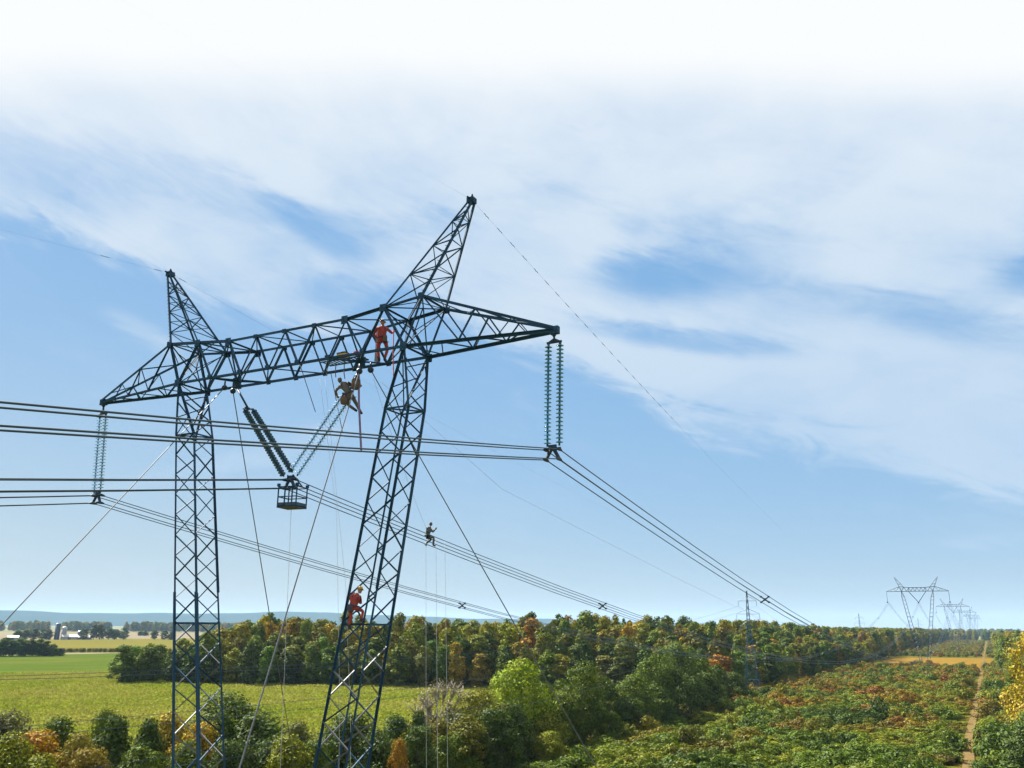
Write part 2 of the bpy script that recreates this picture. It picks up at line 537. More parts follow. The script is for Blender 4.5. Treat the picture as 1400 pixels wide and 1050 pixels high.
def build_land():
    farmland, g, out = new_mat('distant_farmland')
    geo = g.n('ShaderNodeNewGeometry').outputs['Position']
    x, y, z = g.sep(geo)
    # long strip fields, each with its own crop
    vo = g.n('ShaderNodeTexVoronoi', feature='F1', distance='CHEBYCHEV')
    g.put(vo.inputs['Vector'], g.xyz(g.m('ADD', g.m('MULTIPLY', x, 0.0021), g.m('MULTIPLY', y, 0.0012)), g.m('SUBTRACT', g.m('MULTIPLY', y, 0.0030), g.m('MULTIPLY', x, 0.0018))))
    vo.inputs['Scale'].default_value = 1.0
    f = g.sep(vo.outputs['Color'])[0]
    col = g.ramp(f, [(0.0, (0.125, 0.108, 0.062)), (0.25, (0.085, 0.092, 0.028)), (0.45, (0.150, 0.126, 0.080)), (0.65, (0.045, 0.066, 0.018)), (0.8, (0.165, 0.140, 0.092)), (1.0, (0.075, 0.076, 0.026))])
    n = g.noise(geo, 0.05, 5, 0.6)
    col = g.mix(g.sm(n, 0.3, 0.7, 0.0, 0.35), col, (0.06, 0.07, 0.022))
    b = g.n('ShaderNodeBsdfPrincipled')
    g.put(b.inputs['Base Color'], col)
    b.inputs['Roughness'].default_value = 1.0
    b.inputs['Specular IOR Level'].default_value = 0.05
    farmland.node_tree.links.new(b.outputs[0], out.inputs[0])
    N = 48
    pts = [(11000 * math.cos(2 * math.pi * k / N), 11000 * math.sin(2 * math.pi * k / N)) for k in range(N)]
    sheet('ground', pts, 0.0, farmland)

    crop = ground_material('ripening_crop', [(0.25, (0.0872, 0.0969, 0.0128)), (0.45, (0.1034, 0.1107, 0.0164)), (0.58, (0.1145, 0.1176, 0.0201)), (0.78, (0.1361, 0.1312, 0.0274))], 0.05, streak=(62, 0.30, 0.25), fine=0.55, bump=1.0)
    sheet('crop_field', [(-62, 40), (-62, 262), (-99, 256), (-290, 262), (-292, 233), (-329, 206), (-470, 100), (-470, -20), (-60, -60)], 0.10, crop)
    green = ground_material('green_pasture', [(0.25, (0.0324, 0.0548, 0.0083)), (0.48, (0.041, 0.0647, 0.01)), (0.62, (0.0647, 0.0747, 0.0133)), (0.8, (0.1132, 0.083, 0.0232))], 0.02, streak=(62, 0.12, 0.5), fine=0.5)
    sheet('green_field', [(-516, 418), (-480, 470), (-260, 262), (-292, 233), (-329, 206), (-470, 100), (-545, 50), (-522, 331)], 0.16, green)
    bright = ground_material('bright_pasture', [(0.3, (0.0373, 0.0789, 0.01)), (0.7, (0.0515, 0.0913, 0.0149))], 0.05, fine=0.5)
    sheet('grass_strip', [(-329, 206), (-318, 215), (-345, 222), (-372, 214), (-392, 196), (-420, 138)], 0.22, bright)
    yellow = ground_material('yellow_stubble', [(0.25, (0.0717, 0.0706, 0.0128)), (0.45, (0.0852, 0.0805, 0.0164)), (0.58, (0.0941, 0.0855, 0.0201)), (0.78, (0.112, 0.0954, 0.0274))], 0.012, streak=(62, 0.05, 0.6), fine=0.3)
    sheet('stubble_field', [(-600, 330), (-563, 398), (-504, 452), (-440, 520), (-600, 1150), (-1010, 1100), (-1009, 908), (-996, 708), (-1000, 560)], 0.14, yellow)
    tan = ground_material('tan_stubble', [(0.25, (0.1096, 0.0953, 0.0581)), (0.45, (0.1301, 0.1087, 0.0747)), (0.58, (0.1438, 0.1155, 0.0913)), (0.78, (0.1712, 0.1288, 0.1245))], 0.01, fine=0.3)
    sheet('tan_field', [(-1060, 800), (-1090, 930), (-1100, 1250), (-1500, 1900), (-1560, 1300), (-1500, 900), (-1300, 700)], 0.12, tan)

    row = ground_material('corridor_undergrowth', [(0.28, (0.0249, 0.0373, 0.0066)), (0.45, (0.0498, 0.0622, 0.0091)), (0.56, (0.083, 0.0622, 0.0116)), (0.7, (0.112, 0.0706, 0.0141))], 0.05, fine=0.8, bump=1.0)
    sheet('corridor_floor', [(-60, -80), (40, -80), (40, 1900), (-60, 1900)], 0.05, row)
    gold = ground_material('golden_meadow', [(0.25, (0.1018, 0.0683, 0.0095)), (0.45, (0.1208, 0.0779, 0.0123)), (0.58, (0.1336, 0.0827, 0.015)), (0.78, (0.1591, 0.0923, 0.0205))], 0.04, streak=(5, 0.2, 0.5), fine=0.7)
    sheet('golden_field', [(-40, 518), (34, 530), (36, 735), (-38, 705)], 0.12, gold)
    dirt = ground_material('sandy_track', [(0.25, (0.0841, 0.0587, 0.025)), (0.45, (0.1035, 0.0731, 0.0313)), (0.6, (0.1196, 0.0851, 0.0375)), (0.8, (0.0582, 0.051, 0.0124))], 0.25, fine=1.2)
    rnd = random.Random(4)
    L, Rr = [], []
    for k in range(75):
        y = -40 + k * 24
        c = 19.3 + 0.3 * math.sin(y * 0.021) + 0.25 * math.sin(y * 0.057 + 1)
        w = 0.62 + 0.30 * rnd.random()
        L.append((c - w, y, 0.2))
        Rr.append((c + w, y, 0.2))
    V = L + Rr
    n = len(L)
    F = [(i, n + i, n + i + 1, i + 1) for i in range(n - 1)]
    tag(link('dirt_track', mesh('dirt_track', V, F), dirt), kind='structure')

    # blue hills far beyond the plain
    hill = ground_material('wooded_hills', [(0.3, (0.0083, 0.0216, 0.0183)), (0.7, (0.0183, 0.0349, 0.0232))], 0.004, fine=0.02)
    V, F = [], []
    nA, nR = 140, 5
    rnd = random.Random(9)
    ph = [rnd.random() * 6 for _ in range(6)]
    for i in range(nA):
        t = i / (nA - 1)
        az = HEAD * -1 + R(-46 + 64 * t)
        env = 1.0 - 0.50 * max(0.0, (t - 0.55) / 0.45) ** 0.8
        h = env * (125 + 10 * math.sin(t * 9 + ph[0]) + 9 * math.sin(t * 23 + ph[1]) + 5 * math.sin(t * 51 + ph[2]) + 2.5 * math.sin(t * 120 + ph[3]))
        for j in range(nR):
            q = (0.0, 0.45, 0.8, 1.0, 0.0)[j]
            d = (8300, 8700, 9000, 9300, 9900)[j]
            V.append((CAM.x + d * math.sin(az), CAM.y + d * math.cos(az), 0.3 + h * q))
    for i in range(nA - 1):
        for j in range(nR - 1):
            F.append((i * nR + j, i * nR + j + 1, (i + 1) * nR + j + 1, (i + 1) * nR + j))
    tag(link('distant_hills', mesh('distant_hills', V, F, True), hill), kind='structure')


build_land()

# ------------------------------------------------------------------ transmission tower
ZT = 30.29           # height of the crossbeam's lower chord above the ground
HW, MU, AU = 12.0, 6.056, 0.76
ZB, ZT1, ZT2, ZT3 = 0.06, 1.979, 1.795, 1.594
WB, WT = 0.823, 0.846
N2, N3, N4 = 5.032, 3.161, 1.591
UA, ZA = 8.426, 6.071


def lerp(a, b, t):
    return tuple(a[i] + (b[i] - a[i]) * t for i in range(3))


def poly_at(P, t):
    """point at parameter t (0..1 by u) along a polyline"""
    n = len(P) - 1
    k = min(int(t * n), n - 1)
    return lerp(P[k], P[k + 1], t * n - k)


def tower_members(base):
    """every angle bar of the guyed tower: (part, kind, a, b, size), tower frame, z=0 at the lower chord of the beam"""
    out = []

    def add(part, kind, a, b, s):
        out.append((part, kind, tuple(a), tuple(b), s))

    B, T1, T2, T3, T4, TIP, T5 = {}, {}, {}, {}, {}, {}, {}
    for s in (-1, 1):
        TIP[s] = (s * HW, 0, 0.0)
        for q in (-1, 1):
            B[s, q] = (s * MU, q * WB, ZB)
            T1[s, q] = (s * (MU + AU), q * WT, ZT1)
            T2[s, q] = (s * N2, q * WT, ZT2)
            T3[s, q] = (s * N3, q * WT, ZT3)
            T4[s, q] = (s * N4, q * WT, ZT3)
            T5[q] = (0, q * WT, ZT3)
    P = 'crossbeam'
    blow = [-4.1, -2.37, -0.8, 0.8, 2.37, 4.1]
    for q in (-1, 1):
        tq = lambda s: (s * HW, q * 0.10, 0.02)
        add(P, 'chord', tq(-1), B[-1, q], 0.16)
        add(P, 'chord', B[-1, q], B[1, q], 0.17)
        add(P, 'chord', B[1, q], tq(1), 0.16)
        top = [(-HW, q * 0.10, 0.12), T1[-1, q], T2[-1, q], T3[-1, q], T3[1, q], T2[1, q], T1[1, q], (HW, q * 0.10, 0.12)]
        for a, b in zip(top, top[1:]):
            add(P, 'chord', a, b, 0.15)
        # warren web of the middle span
        tops = [T2[-1, q], T3[-1, q], T4[-1, q], T5[q], T4[1, q], T3[1, q], T2[1, q]]
        for k, u in enumerate(blow):
            bp = (u, q * WB, ZB)
            add(P, 'web_member', tops[k], bp, 0.105)
            add(P, 'web_member', bp, tops[k + 1], 0.105)
        # head panels over the masts
        for s in (-1, 1):
            add(P, 'web_member', B[s, q], T1[s, q], 0.13)
            add(P, 'web_member', B[s, q], T2[s, q], 0.13)
            # cantilever webs
            bl = [B[s, q], (s * HW, q * 0.10, 0.02)]
            tl = [T1[s, q], (s * HW, q * 0.10, 0.12)]
            pb = lerp(*bl, 0.38)
            pt = lerp(*tl, 0.42)
            pb2 = lerp(*bl, 0.64)
            pt2 = lerp(*tl, 0.70)
            pb3 = lerp(*bl, 0.83)
            add(P, 'web_member', T1[s, q], pb, 0.085)
            add(P, 'web_member', pb, pt, 0.075)
            add(P, 'web_member', pt, pb2, 0.065)
            add(P, 'web_member', pb2, pt2, 0.06)
            add(P, 'web_member', pt2, pb3, 0.05)
    # lacing between the two planes
    for s in (-1, 1):
        for (n0, n1, ks, nm) in ((B[s, -1], B[s, 1], 7, 'b'), (T1[s, -1], T1[s, 1], 4, 't')):
            e0 = (s * HW, -0.10, 0.02 if nm == 'b' else 0.12)
            e1 = (s * HW, 0.10, e0[2])
            pr = n0
            for k in range(1, ks + 1):
                t = k / (ks + 0.6)
                nx = lerp(n1, e1, t) if k % 2 else lerp(n0, e0, t)
                add(P, 'lacing', pr, nx, 0.06)
                pr = nx
        for A in (T1, T2, T3, B):
            add(P, 'lacing', A[s, -1], A[s, 1], 0.085)
        add(P, 'lacing', B[s, -1], T1[s, 1], 0.06)
        add(P, 'lacing', B[s, 1], T1[s, -1], 0.06)
        add(P, 'lacing', B[s, -1], T2[s, 1], 0.06)
        add(P, 'lacing', B[s, 1], T2[s, -1], 0.06)
        add(P, 'lacing', T1[s, -1], T2[s, 1], 0.07)
        add(P, 'lacing', T1[s, 1], T2[s, -1], 0.07)
        add(P, 'lacing', T2[s, -1], T3[s, 1], 0.07)
        add(P, 'lacing', T2[s, 1], T3[s, -1], 0.07)
        # hanger frame that carries one arm of the V string
        hp = (s * 3.36, 0, ZB - 0.05)
        add(P, 'hanger_strut', T3[s, -1], hp, 0.11)
        add(P, 'hanger_strut', T3[s, 1], hp, 0.11)
        add(P, 'hanger_strut', (s * 4.1, -WB, ZB), hp, 0.09)
        add(P, 'hanger_strut', (s * 2.37, -WB, ZB), hp, 0.09)
        add(P, 'hanger_strut', (s * 4.1, WB, ZB), hp, 0.09)
        add(P, 'hanger_strut', (s * 2.37, WB, ZB), hp, 0.09)
        # bracing in the head box
        mid = ((s * (MU - 0.1)), 0, 0.95)
        for A in (B, T1, T2):
            for q in (-1, 1):
                add(P, 'lacing', mid, lerp(A[s, q], B[s, -q], 0.18), 0.05)
    seq = [-MU, -4.1, -2.37, -0.8, 0.8, 2.37, 4.1, MU]
    for k in range(len(seq) - 1):
        q = -1 if k % 2 else 1
        add(P, 'lacing', (seq[k], q * WB, ZB), (seq[k + 1], -q * WB, ZB), 0.07)
    seq = [-N3, -N4, 0, N4, N3]
    for k in range(len(seq) - 1):
        q = -1 if k % 2 else 1
        add(P, 'lacing', (seq[k], q * WT, ZT3), (seq[k + 1], -q * WT, ZT3), 0.06)
        add(P, 'lacing', (seq[k], -WT, ZT3), (seq[k], WT, ZT3), 0.06)
    # earth-wire peaks
    for s in (-1, 1):
        P = 'earth_wire_peak' + ('_l' if s < 0 else '_r')
        ap = (s * UA, 0, ZA)
        legs = [T1[s, -1], T2[s, -1], T2[s, 1], T1[s, 1]]
        tops = [(ap[0] + dx * 0.09, dy * 0.09, ap[2] - 0.1) for dx, dy in ((s, -1), (-s, -1), (-s, 1), (s, 1))]
        for a, b in zip(legs, tops):
            add(P, 'peak_leg', a, b, 0.105)
        cuts = [0.0, 0.16, 0.31, 0.45, 0.58, 0.70, 0.81, 0.91]
        for f in range(4):
            g0, h0, g1, h1 = legs[f], tops[f], legs[(f + 1) % 4], tops[(f + 1) % 4]
            for k in range(len(cuts) - 1):
                a, b = (lerp(g0, h0, cuts[k]), lerp(g1, h1, cuts[k + 1])) if (k + f) % 2 else (lerp(g1, h1, cuts[k]), lerp(g0, h0, cuts[k + 1]))
                add(P, 'brace', a, b, 0.05)
                if k in (2, 4, 6):
                    add(P, 'brace', lerp(g0, h0, cuts[k]), lerp(g1, h1, cuts[k]), 0.045)
    # masts
    for s in (-1, 1):
        P = 'mast' + ('_l' if s < 0 else '_r')

        def cen(z):
            return s * (6.0 + 0.163 * z)

        def half(z):
            if z > -16:
                return (0.54 + (z + 2.2) * (0.14 / -13.8)) if z < -2.2 else 0.54
            t = (z + 16) / (base + 16)
            return 0.68 + (0.16 - 0.68) * max(0, t) ** 1.4

        def cor(i, z):
            du, dv = ((-1, -1), (1, -1), (1, 1), (-1, 1))[i]
            h = half(z)
            return (cen(z) + du * h, dv * h, z)
        zt = -2.25
        for i in range(4):
            zs = [zt, -9.0, -16.0, -23.0, base]
            for a, b in zip(zs, zs[1:]):
                add(P, 'leg_angle', cor(i, a), cor(i, b), 0.112)
            dv = -1 if i < 2 else 1
            add(P, 'leg_angle', cor(i, zt), (s * MU, dv * WB, ZB), 0.125)
            add(P, 'leg_frame', cor(i, zt), cor((i + 1) % 4, zt), 0.09)
            add(P, 'leg_frame', cor(i, -10.25), cor((i + 1) % 4, -10.25), 0.09)
        add(P, 'leg_frame', cor(0, zt), cor(2, zt), 0.07)
        add(P, 'leg_frame', cor(1, -10.25), cor(3, -10.25), 0.07)
        # head braces
        for f in range(4):
            ia, ib = f, (f + 1) % 4
            va = (s * MU, (-1 if ia < 2 else 1) * WB, ZB)
            vb = (s * MU, (-1 if ib < 2 else 1) * WB, ZB)
            for k, (t0, t1) in enumerate(((0, .34), (.34, .64), (.64, .9))):
                a, b = (cor(ia, zt), va), (cor(ib, zt), vb)
                if k % 2:
                    a, b = b, a
                add(P, 'brace', lerp(*a, t0), lerp(*b, t1), 0.065)
            if va != vb:
                add(P, 'brace', lerp(cor(ia, zt), va, .1), lerp(cor(ib, zt), vb, .92), 0.06)
        # zigzag braces, the far face half a step out so that the faces read as lattice
        n = int(round((zt - base) / 0.87))
        zz = [zt + (base - zt) * k / n for k in range(n + 1)]
        for f in range(4):
            ia, ib = f, (f + 1) % 4
            for k in range(n):
                i0, i1 = (ia, ib) if k % 2 else (ib, ia)
                add(P, 'brace', cor(i0, zz[k]), cor(i1, zz[k + 1]), 0.064)
    return [(p, k, a, b, w * (0.73 if w > 0.1 else 0.75)) for (p, k, a, b, w) in out]


def angle_mesh():
    """an L-section bar, one unit long and one unit wide"""
    t = 0.17
    pr = [(-.4, -.4), (.6, -.4), (.6, -.4 + t), (-.4 + t, -.4 + t), (-.4 + t, .6), (-.4, .6)]
    V = [(x, y, 0) for x, y in pr] + [(x, y, 1) for x, y in pr]
    F = [(i, (i + 1) % 6, (i + 1) % 6 + 6, i + 6) for i in range(6)] + [(3, 2, 1, 0), (5, 4, 3, 0), (6, 7, 8, 9), (6, 9, 10, 11)]
    me = mesh('steel_angle', V, F)
    me.materials.append(M['steel'])
    return me


ANGLE = angle_mesh()
ANGLE_SUNLIT = ANGLE.copy()
ANGLE_SUNLIT.name = 'sunlit_steel_angle'
ANGLE_SUNLIT.materials[0] = M['steel_sunlit']


def bar(name, a, b, s, parent, me=ANGLE, roll=0.0):
    a, b = Vector(a), Vector(b)
    d = b - a
    o = bpy.data.objects.new(name, me)
    COL.objects.link(o)
    o.parent = parent
    o.rotation_mode = 'QUATERNION'
    q = d.to_track_quat('Z', 'Y')
    if roll:
        q = q @ Quaternion((0, 0, 1), roll)
    o.rotation_quaternion = q
    o.location = a
    o.scale = (s, s, d.length)
    return o


def near_tower():
    t = empty('transmission_tower', (0, 0, ZT))
    tag(t, 'tall steel lattice tower with two leaning masts, nearest the camera', 'transmission tower', 'lattice towers of the big power line')
    parts = {}
    names = {'crossbeam': 'crossbeam', 'earth_wire_peak_l': 'earth_wire_peak', 'earth_wire_peak_r': 'earth_wire_peak', 'mast_l': 'mast', 'mast_r': 'mast'}
    for k, n in names.items():
        parts[k] = empty(n, (0, 0, 0), t)
    rnd = random.Random(3)
    for (p, kind, a, b, s) in tower_members(-ZT):
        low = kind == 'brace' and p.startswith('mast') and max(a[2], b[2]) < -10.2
        bar(kind, a, b, s, parts[p], ANGLE_SUNLIT if low and rnd.random() < 0.5 else ANGLE, roll=rnd.choice((0, math.pi / 2, math.pi, -math.pi / 2)))  # about half of the lower braces take the painted sunlit tone
    # gusset plates at the panel points
    pl = MB()
    pl.box((0, 0, 0), (1, 1, 1))
    plate = pl.mesh('gusset', M['steel'])
    def gus(p, sx, sz, q, part='crossbeam'):
        o = link('gusset_plate', plate, None, parts[part], (p[0], p[1] + 0.09 * q, p[2]))
        o.scale = (sx, 0.022, sz)
    for q in (-1, 1):
        for s in (-1, 1):
            gus((s * MU, q * WB, ZB - 0.02), 0.29, 0.34, q)
            gus((s * (MU + AU), q * WT, ZT1 - 0.02), 0.28, 0.26, q)
            gus((s * N2, q * WT, ZT2 - 0.04), 0.30, 0.30, q)
            gus((s * N3, q * WT, ZT3 - 0.05), 0.30, 0.34, q)
            gus((s * N4, q * WT, ZT3 - 0.04), 0.20, 0.18, q)
            for u in (4.1, 2.37, 0.8):
                gus((s * u, q * WB, ZB + 0.02), 0.22, 0.20, q)
        gus((0, q * WT, ZT3 - 0.04), 0.20, 0.18, q)
    for s in (-1, 1):
        o = link('hanger_plate', plate, None, parts['crossbeam'], (s * 3.36, 0, ZB - 0.08))
        o.scale = (0.46, 0.05, 0.42)
        o = link('tip_plate', plate, None, parts['crossbeam'], (s * (HW + 0.02), 0, 0.03))
        o.scale = (0.34, 0.20, 0.28)
        c = MB()
        c.box((s * UA, 0, ZA - 0.05), (0.30, 0.30, 0.22))
        c.tube([(s * UA, 0, ZA + 0.04), (s * UA + s * 0.02, 0, ZA + 0.24)], [0.10, 0.03], 8)
        c.tube([(s * UA - 0.02, -0.3, ZA), (s * UA - 0.02, 0.3, ZA)], 0.04, 6)
        c.build('peak_cap', M['steel'], parts['earth_wire_peak_l' if s < 0 else 'earth_wire_peak_r'])
        f = MB()
        f.box((s * 1.06, 0, -ZT + 0.25), (0.9, 0.9, 0.5))
        f.build('footing', M['concrete'], t)
    # climbing bolts on the outer leg of each peak
    bm = MB()
    bm.tube([(0, 0, 0), (0, -0.16, 0)], 0.012, 5)
    bolt = bm.mesh('step_bolt', M['steel'])
    for s in (-1, 1):
        a, b = (s * (MU + AU), -WT, ZT1), (s * UA + s * 0.09, -0.09, ZA - 0.1)
        for k in range(1, 19):
            p = lerp(a, b, k / 19.5)
            o = link('step_bolt', bolt, None, parts['earth_wire_peak_l' if s < 0 else 'earth_wire_peak_r'], (p[0] + s * 0.05, p[1] - 0.03, p[2]))
            o.rotation_euler = (0, 0, -s * 1.0)
    return t


tower = near_tower()


def bars_joined(mb, items, fat):
    for (p, kind, a, b, s) in items:
        mb.tube([a, b], s * 0.5 * fat, 4, cap=False)


def far_towers():
    mem = tower_members(-35.8)
    groups = {}
    for it in mem:
        p = it[0]
        key = 'crossbeam' if p == 'crossbeam' else p
        groups.setdefault(key, []).append(it)
    meshes = {}
    for k, its in groups.items():
        mb = MB()
        keep = [i for n_, i in enumerate(its) if i[4] > 0.055 or n_ % 2]
        bars_joined(mb, keep, 1.5)
        meshes[k] = mb.mesh(k, M['steel_far'])
    ins = MB()
    disc = MB()
    for s, sc in ((0, 1),):
        prof = []
        for k in range(22):
            z = -0.6 - k * 0.16
            prof += [(0.04, z), (0.15, z - 0.05), (0.05, z - 0.11)]
        disc.lathe(prof, 6)
        disc.tube([(0, 0, 0), (0, 0, -0.6)], 0.05, 4)
        disc.box((0, 0, -4.4), (0.5, 0.4, 0.5))
    dmesh = disc.mesh('far_insulator', M['shaded_disc'])
    vm = MB()
    vm.tube([(-3.36, 0, 0), (0.1, 0, -4.5)], 0.13, 5)
    vm.tube([(3.36, 0, 0), (0.1, 0, -4.5)], 0.13, 5)
    vm.box((0.1, 0, -4.6), (0.5, 0.4, 0.4))
    vmesh = vm.mesh('far_v_string', M['shaded_disc'])
    data = [(388, 35.57, 1.0, 'distant lattice tower standing in the corridor, largest of those behind', 0),
            (776, 38.0, 1.06, 'second distant lattice tower, smaller and right of the large distant one', 1.5),
            (1164, 40.0, 1.11, 'third distant lattice tower, faint in the haze over the track', 2.5),
            (1560, 41.0, 1.14, 'fourth distant lattice tower, very faint above the far trees', 3),
            (1960, 41.5, 1.15, 'farthest lattice tower at the end of the corridor', 3)]
    for (v, z, sz, lab, du) in data:
        t = empty('transmission_tower', (du, v, z))
        t.scale = (1, 1, sz)
        tag(t, lab, 'transmission tower', 'lattice towers of the big power line')
        for k, me in meshes.items():
            n = 'mast' if k.startswith('mast') else ('earth_wire_peak' if k.startswith('earth') else 'crossbeam')
            link(n, me, None, t)
        for s in (-1, 1):
            link('insulator', dmesh, None, t, (s * HW, 0, 0))
        link('insulator', vmesh, None, t)


far_towers()

# ------------------------------------------------------------------ insulators


def disc_meshes():
    out = {}
    for nm, mat in (('glass', M['glass']), ('pale', M['glass_pale']), ('dark', M['shaded_disc'])):
        mb = MB()
        mb.lathe([(0.0, 0.050), (0.040, 0.050), (0.048, 0.012), (0.100, 0.002), (0.130, -0.016), (0.134, -0.022), (0.122, -0.020), (0.100, -0.012), (0.050, -0.012), (0.034, -0.050), (0.0, -0.050)], 18)
        me = mb.mesh('insulator_disc_' + nm, mat, True)
        out[nm] = me
    return out


DISC = disc_meshes()


def insulator(name, label, top_link, s0, s1, e0, e1, kind, yoke_top=True):
    """two parallel strings of discs: string k runs from s[k] to e[k]; top_link is where the link hangs from the tower"""
    root = empty(name, (0, 0, ZT))
    tag(root, label, 'insulator', 'insulator strings of the near tower')
    mids = [(Vector(a) + Vector(b)) / 2 for a, b in ((s0, s1), (e0, e1))]
    lk = MB()
    lk.tube([top_link, mids[0]], 0.045, 8)
    lk.ball(top_link, 0.09, 8, 6)
    lk.build('link', M['fitting'], root, True)
    yk = MB()
    a, b = Vector(s0), Vector(s1)
    dirv = (mids[1] - mids[0]).normalized()
    ap = mids[0] - dirv * 0.16
    t = Vector((0, 0.03, 0))
    V = [a + t, b + t, ap + t, a - t, b - t, ap - t]
    ex = (b - a).normalized() * 0.06
    V[0] -= ex; V[3] -= ex; V[1] += ex; V[4] += ex
    yk.add(V, [(0, 1, 2), (5, 4, 3), (0, 3, 4, 1), (1, 4, 5, 2), (2, 5, 3, 0)])
    yk.tube([a - ex, b + ex], 0.045, 6)
    yk.build('yoke_plate', M['fitting'], root)
    for p, q in ((s0, e0), (s1, e1)):
        p, q = Vector(p), Vector(q)
        st = MB()
        st.tube([p, q], 0.035, 6)
        st.tube([p, p + (q - p) * 0.05], 0.05, 6)
        so = st.build('string', M['fitting'], root)
        L = (q - p).length
        n = max(8, int((L - 0.25) / 0.140))
        d = (q - p).normalized()
        rot = (-d).to_track_quat('Z', 'Y')
        for k in range(n):
            o = link('disc', DISC[kind], None, so, p + d * (0.14 + (L - 0.28) * k / (n - 1)))
            o.rotation_mode = 'QUATERNION'
            o.rotation_quaternion = rot
    return root


def clamp_yoke(root, c, dz=-0.35, w=0.25):
    """the A-shaped hardware that holds the four conductors"""
    c = Vector(c)
    y = MB()
    y.box(c + Vector((0, 0, 0.02)), (2 * w + 0.12, 0.06, 0.10))
    y.box(c + Vector((0, 0, 0.10)), (0.30, 0.07, 0.14))
    for s in (-1, 1):
        y.tube([c + Vector((s * 0.06, 0, 0)), c + Vector((s * w, 0, dz + 0.02))], [0.07, 0.06], 6)
    y.build('clamp_yoke', M['fitting'], root)
    cl = MB()
    cl.tube([(0, -0.22, -0.02), (0, -0.1, 0.0), (0, 0.1, 0.0), (0, 0.22, -0.02)], [0.03, 0.06, 0.06, 0.03], 6)
    me = cl.mesh('clamp', M['fitting'])
    for s in (-1, 1):
        for z in (0, dz):
            link('clamp', me, None, root, c + Vector((s * w, 0, z)))


r_ = insulator('suspension_insulator', 'double string of teal glass discs hanging from the right beam tip', (12.0, 0, -0.12), (11.78, 0, -0.42), (12.24, 0, -0.42), (11.72, 0, -4.22), (12.18, 0, -4.22), 'glass')
clamp_yoke(r_, (11.92, 0, -4.34))
l_ = insulator('suspension_insulator', 'double string of whitish glass discs hanging from the left beam tip', (-12.0, 0, -0.12), (-12.17, 0, -0.55), (-11.75, 0, -0.55), (-11.83, 0, -4.42), (-11.40, 0, -4.42), 'pale')
clamp_yoke(l_, (-11.57, 0, -4.52))
vl = insulator('v_string_insulator', 'dark shade-toned disc strings forming the left arm of the V', (-3.36, 0, -0.25), (-2.78, 0, -1.28), (-2.30, 0, -1.36), (-0.24, 0, -4.42), (0.20, 0, -4.28), 'dark')
vr = insulator('v_string_insulator', 'bright glittering glass disc strings forming the right arm of the V', (3.36, 0, -0.25), (2.60, 0, -1.24), (2.96, 0, -1.46), (0.12, 0, -4.20), (0.46, 0, -4.44), 'pale')
clamp_yoke(vr, (0.12, 0, -4.58))

# ------------------------------------------------------------------ conductors


def sag_z(v, up=0.133, back=0.152):
    """height of a conductor above its clamp, v metres along the line"""
    if v < 0:
        s = -v
        return -back * s + (back / 388.0) * s * s
    if v <= 388:
        b = (up * 388 + 5.28) / 388 ** 2
        return -up * v + b * v * v
    k = int((v - 388) // 388)
    s = v - 388 - 388 * k
    base = 5.28 + 2.4 * min(k, 1) + (2.0 if k >= 2 else 0)
    rise = (2.4, 2.0, 0.5)[min(k, 2)]
    return base - 0.13 * s + (0.13 * 388 + rise) / 388 ** 2 * s * s


def span_points():
    vs_ = [-190, -150, -120, -90, -70, -52, -38, -26, -16, -8, -3, 0, 3, 8, 16, 26, 40, 60, 85, 115, 150, 185, 220, 260, 300, 345, 388]
    vs_ += [388 + 388 * k / 14 for k in range(1, 43)]
    return vs_


VS = span_points()


def bundle(label, u0, z0, spacers):
    root = empty('conductor_bundle', (u0, 0, ZT + z0))
    tag(root, label, 'power cable', 'four-wire conductor bundles of the power line')
    for du in (-0.25, 0.25):
        for dz in (0.0, -0.35):
            mb = MB()
            mb.tube([(du, v, dz + sag_z(v)) for v in VS], 0.021, 5)
            mb.build('conductor', M['cable'], root, True)
    sp = MB()
    for a, b in (((-.25, 0, 0), (.25, 0, -.35)), ((.25, 0, 0), (-.25, 0, -.35))):
        sp.tube([a, b], 0.045, 5)
    for x in (-.25, .25):
        for z in (0, -.35):
            sp.box((x, 0, z), (0.11, 0.16, 0.11))
    sp.box((0, 0, -.175), (0.16, 0.06, 0.16))
    me = sp.mesh('spacer', M['fitting'])
    for v in spacers:
        link('spacer', me, None, root, (0, v, sag_z(v)))
    return root


bundle('bundle of four cables held by the right beam tip insulator', 11.92, -4.34, (32.7, 92, 150, 215, 280, 340))
bundle('middle bundle of four cables held at the point of the V insulator', 0.12, -4.58, (33.7, 95, 155, 220, 285, 345))
bundle('bundle of four cables held by the left beam tip insulator', -11.57, -4.52, (33.5, 98, 158, 222, 285, 340))


def earth_wire(label, s, up, back, damp, rb):
    root = empty('earth_wire', (s * UA, 0, ZT + ZA))
    tag(root, label, 'earth wire', 'thin earth wires between the tower peaks')
    mb = MB()
    mb.tube([(0, v, sag_z(v, up, back)) for v in VS], [(rb if v < -0.5 else 0.0036) for v in VS], 4)
    mb.build('wire', M['cable'], root)
    dm = MB()
    dm.tube([(0, -0.22, 0), (0.02, -0.1, -0.01), (-0.02, 0, 0.01), (0.02, 0.1, -0.01), (0, 0.22, 0)], 0.013, 5)
    me = dm.mesh('spiral_damper', M['fitting'])
    for v in damp:
        o = link('spiral_damper', me, None, root, (0, v, sag_z(v, up, back)))
        o.rotation_euler = (math.atan(-up if v > 0 else back), 0, 0)
    return root


earth_wire('thin earth wire dotted with dampers running from the right peak', 1, 0.150, 0.150, [1.2 + 1.15 * k for k in range(22)], 0.0005)
earth_wire('thin earth wire running over the left peak', -1, 0.10, 0.150, [-0.75, 0.75, -3.6], 0.0022)

# guy wires


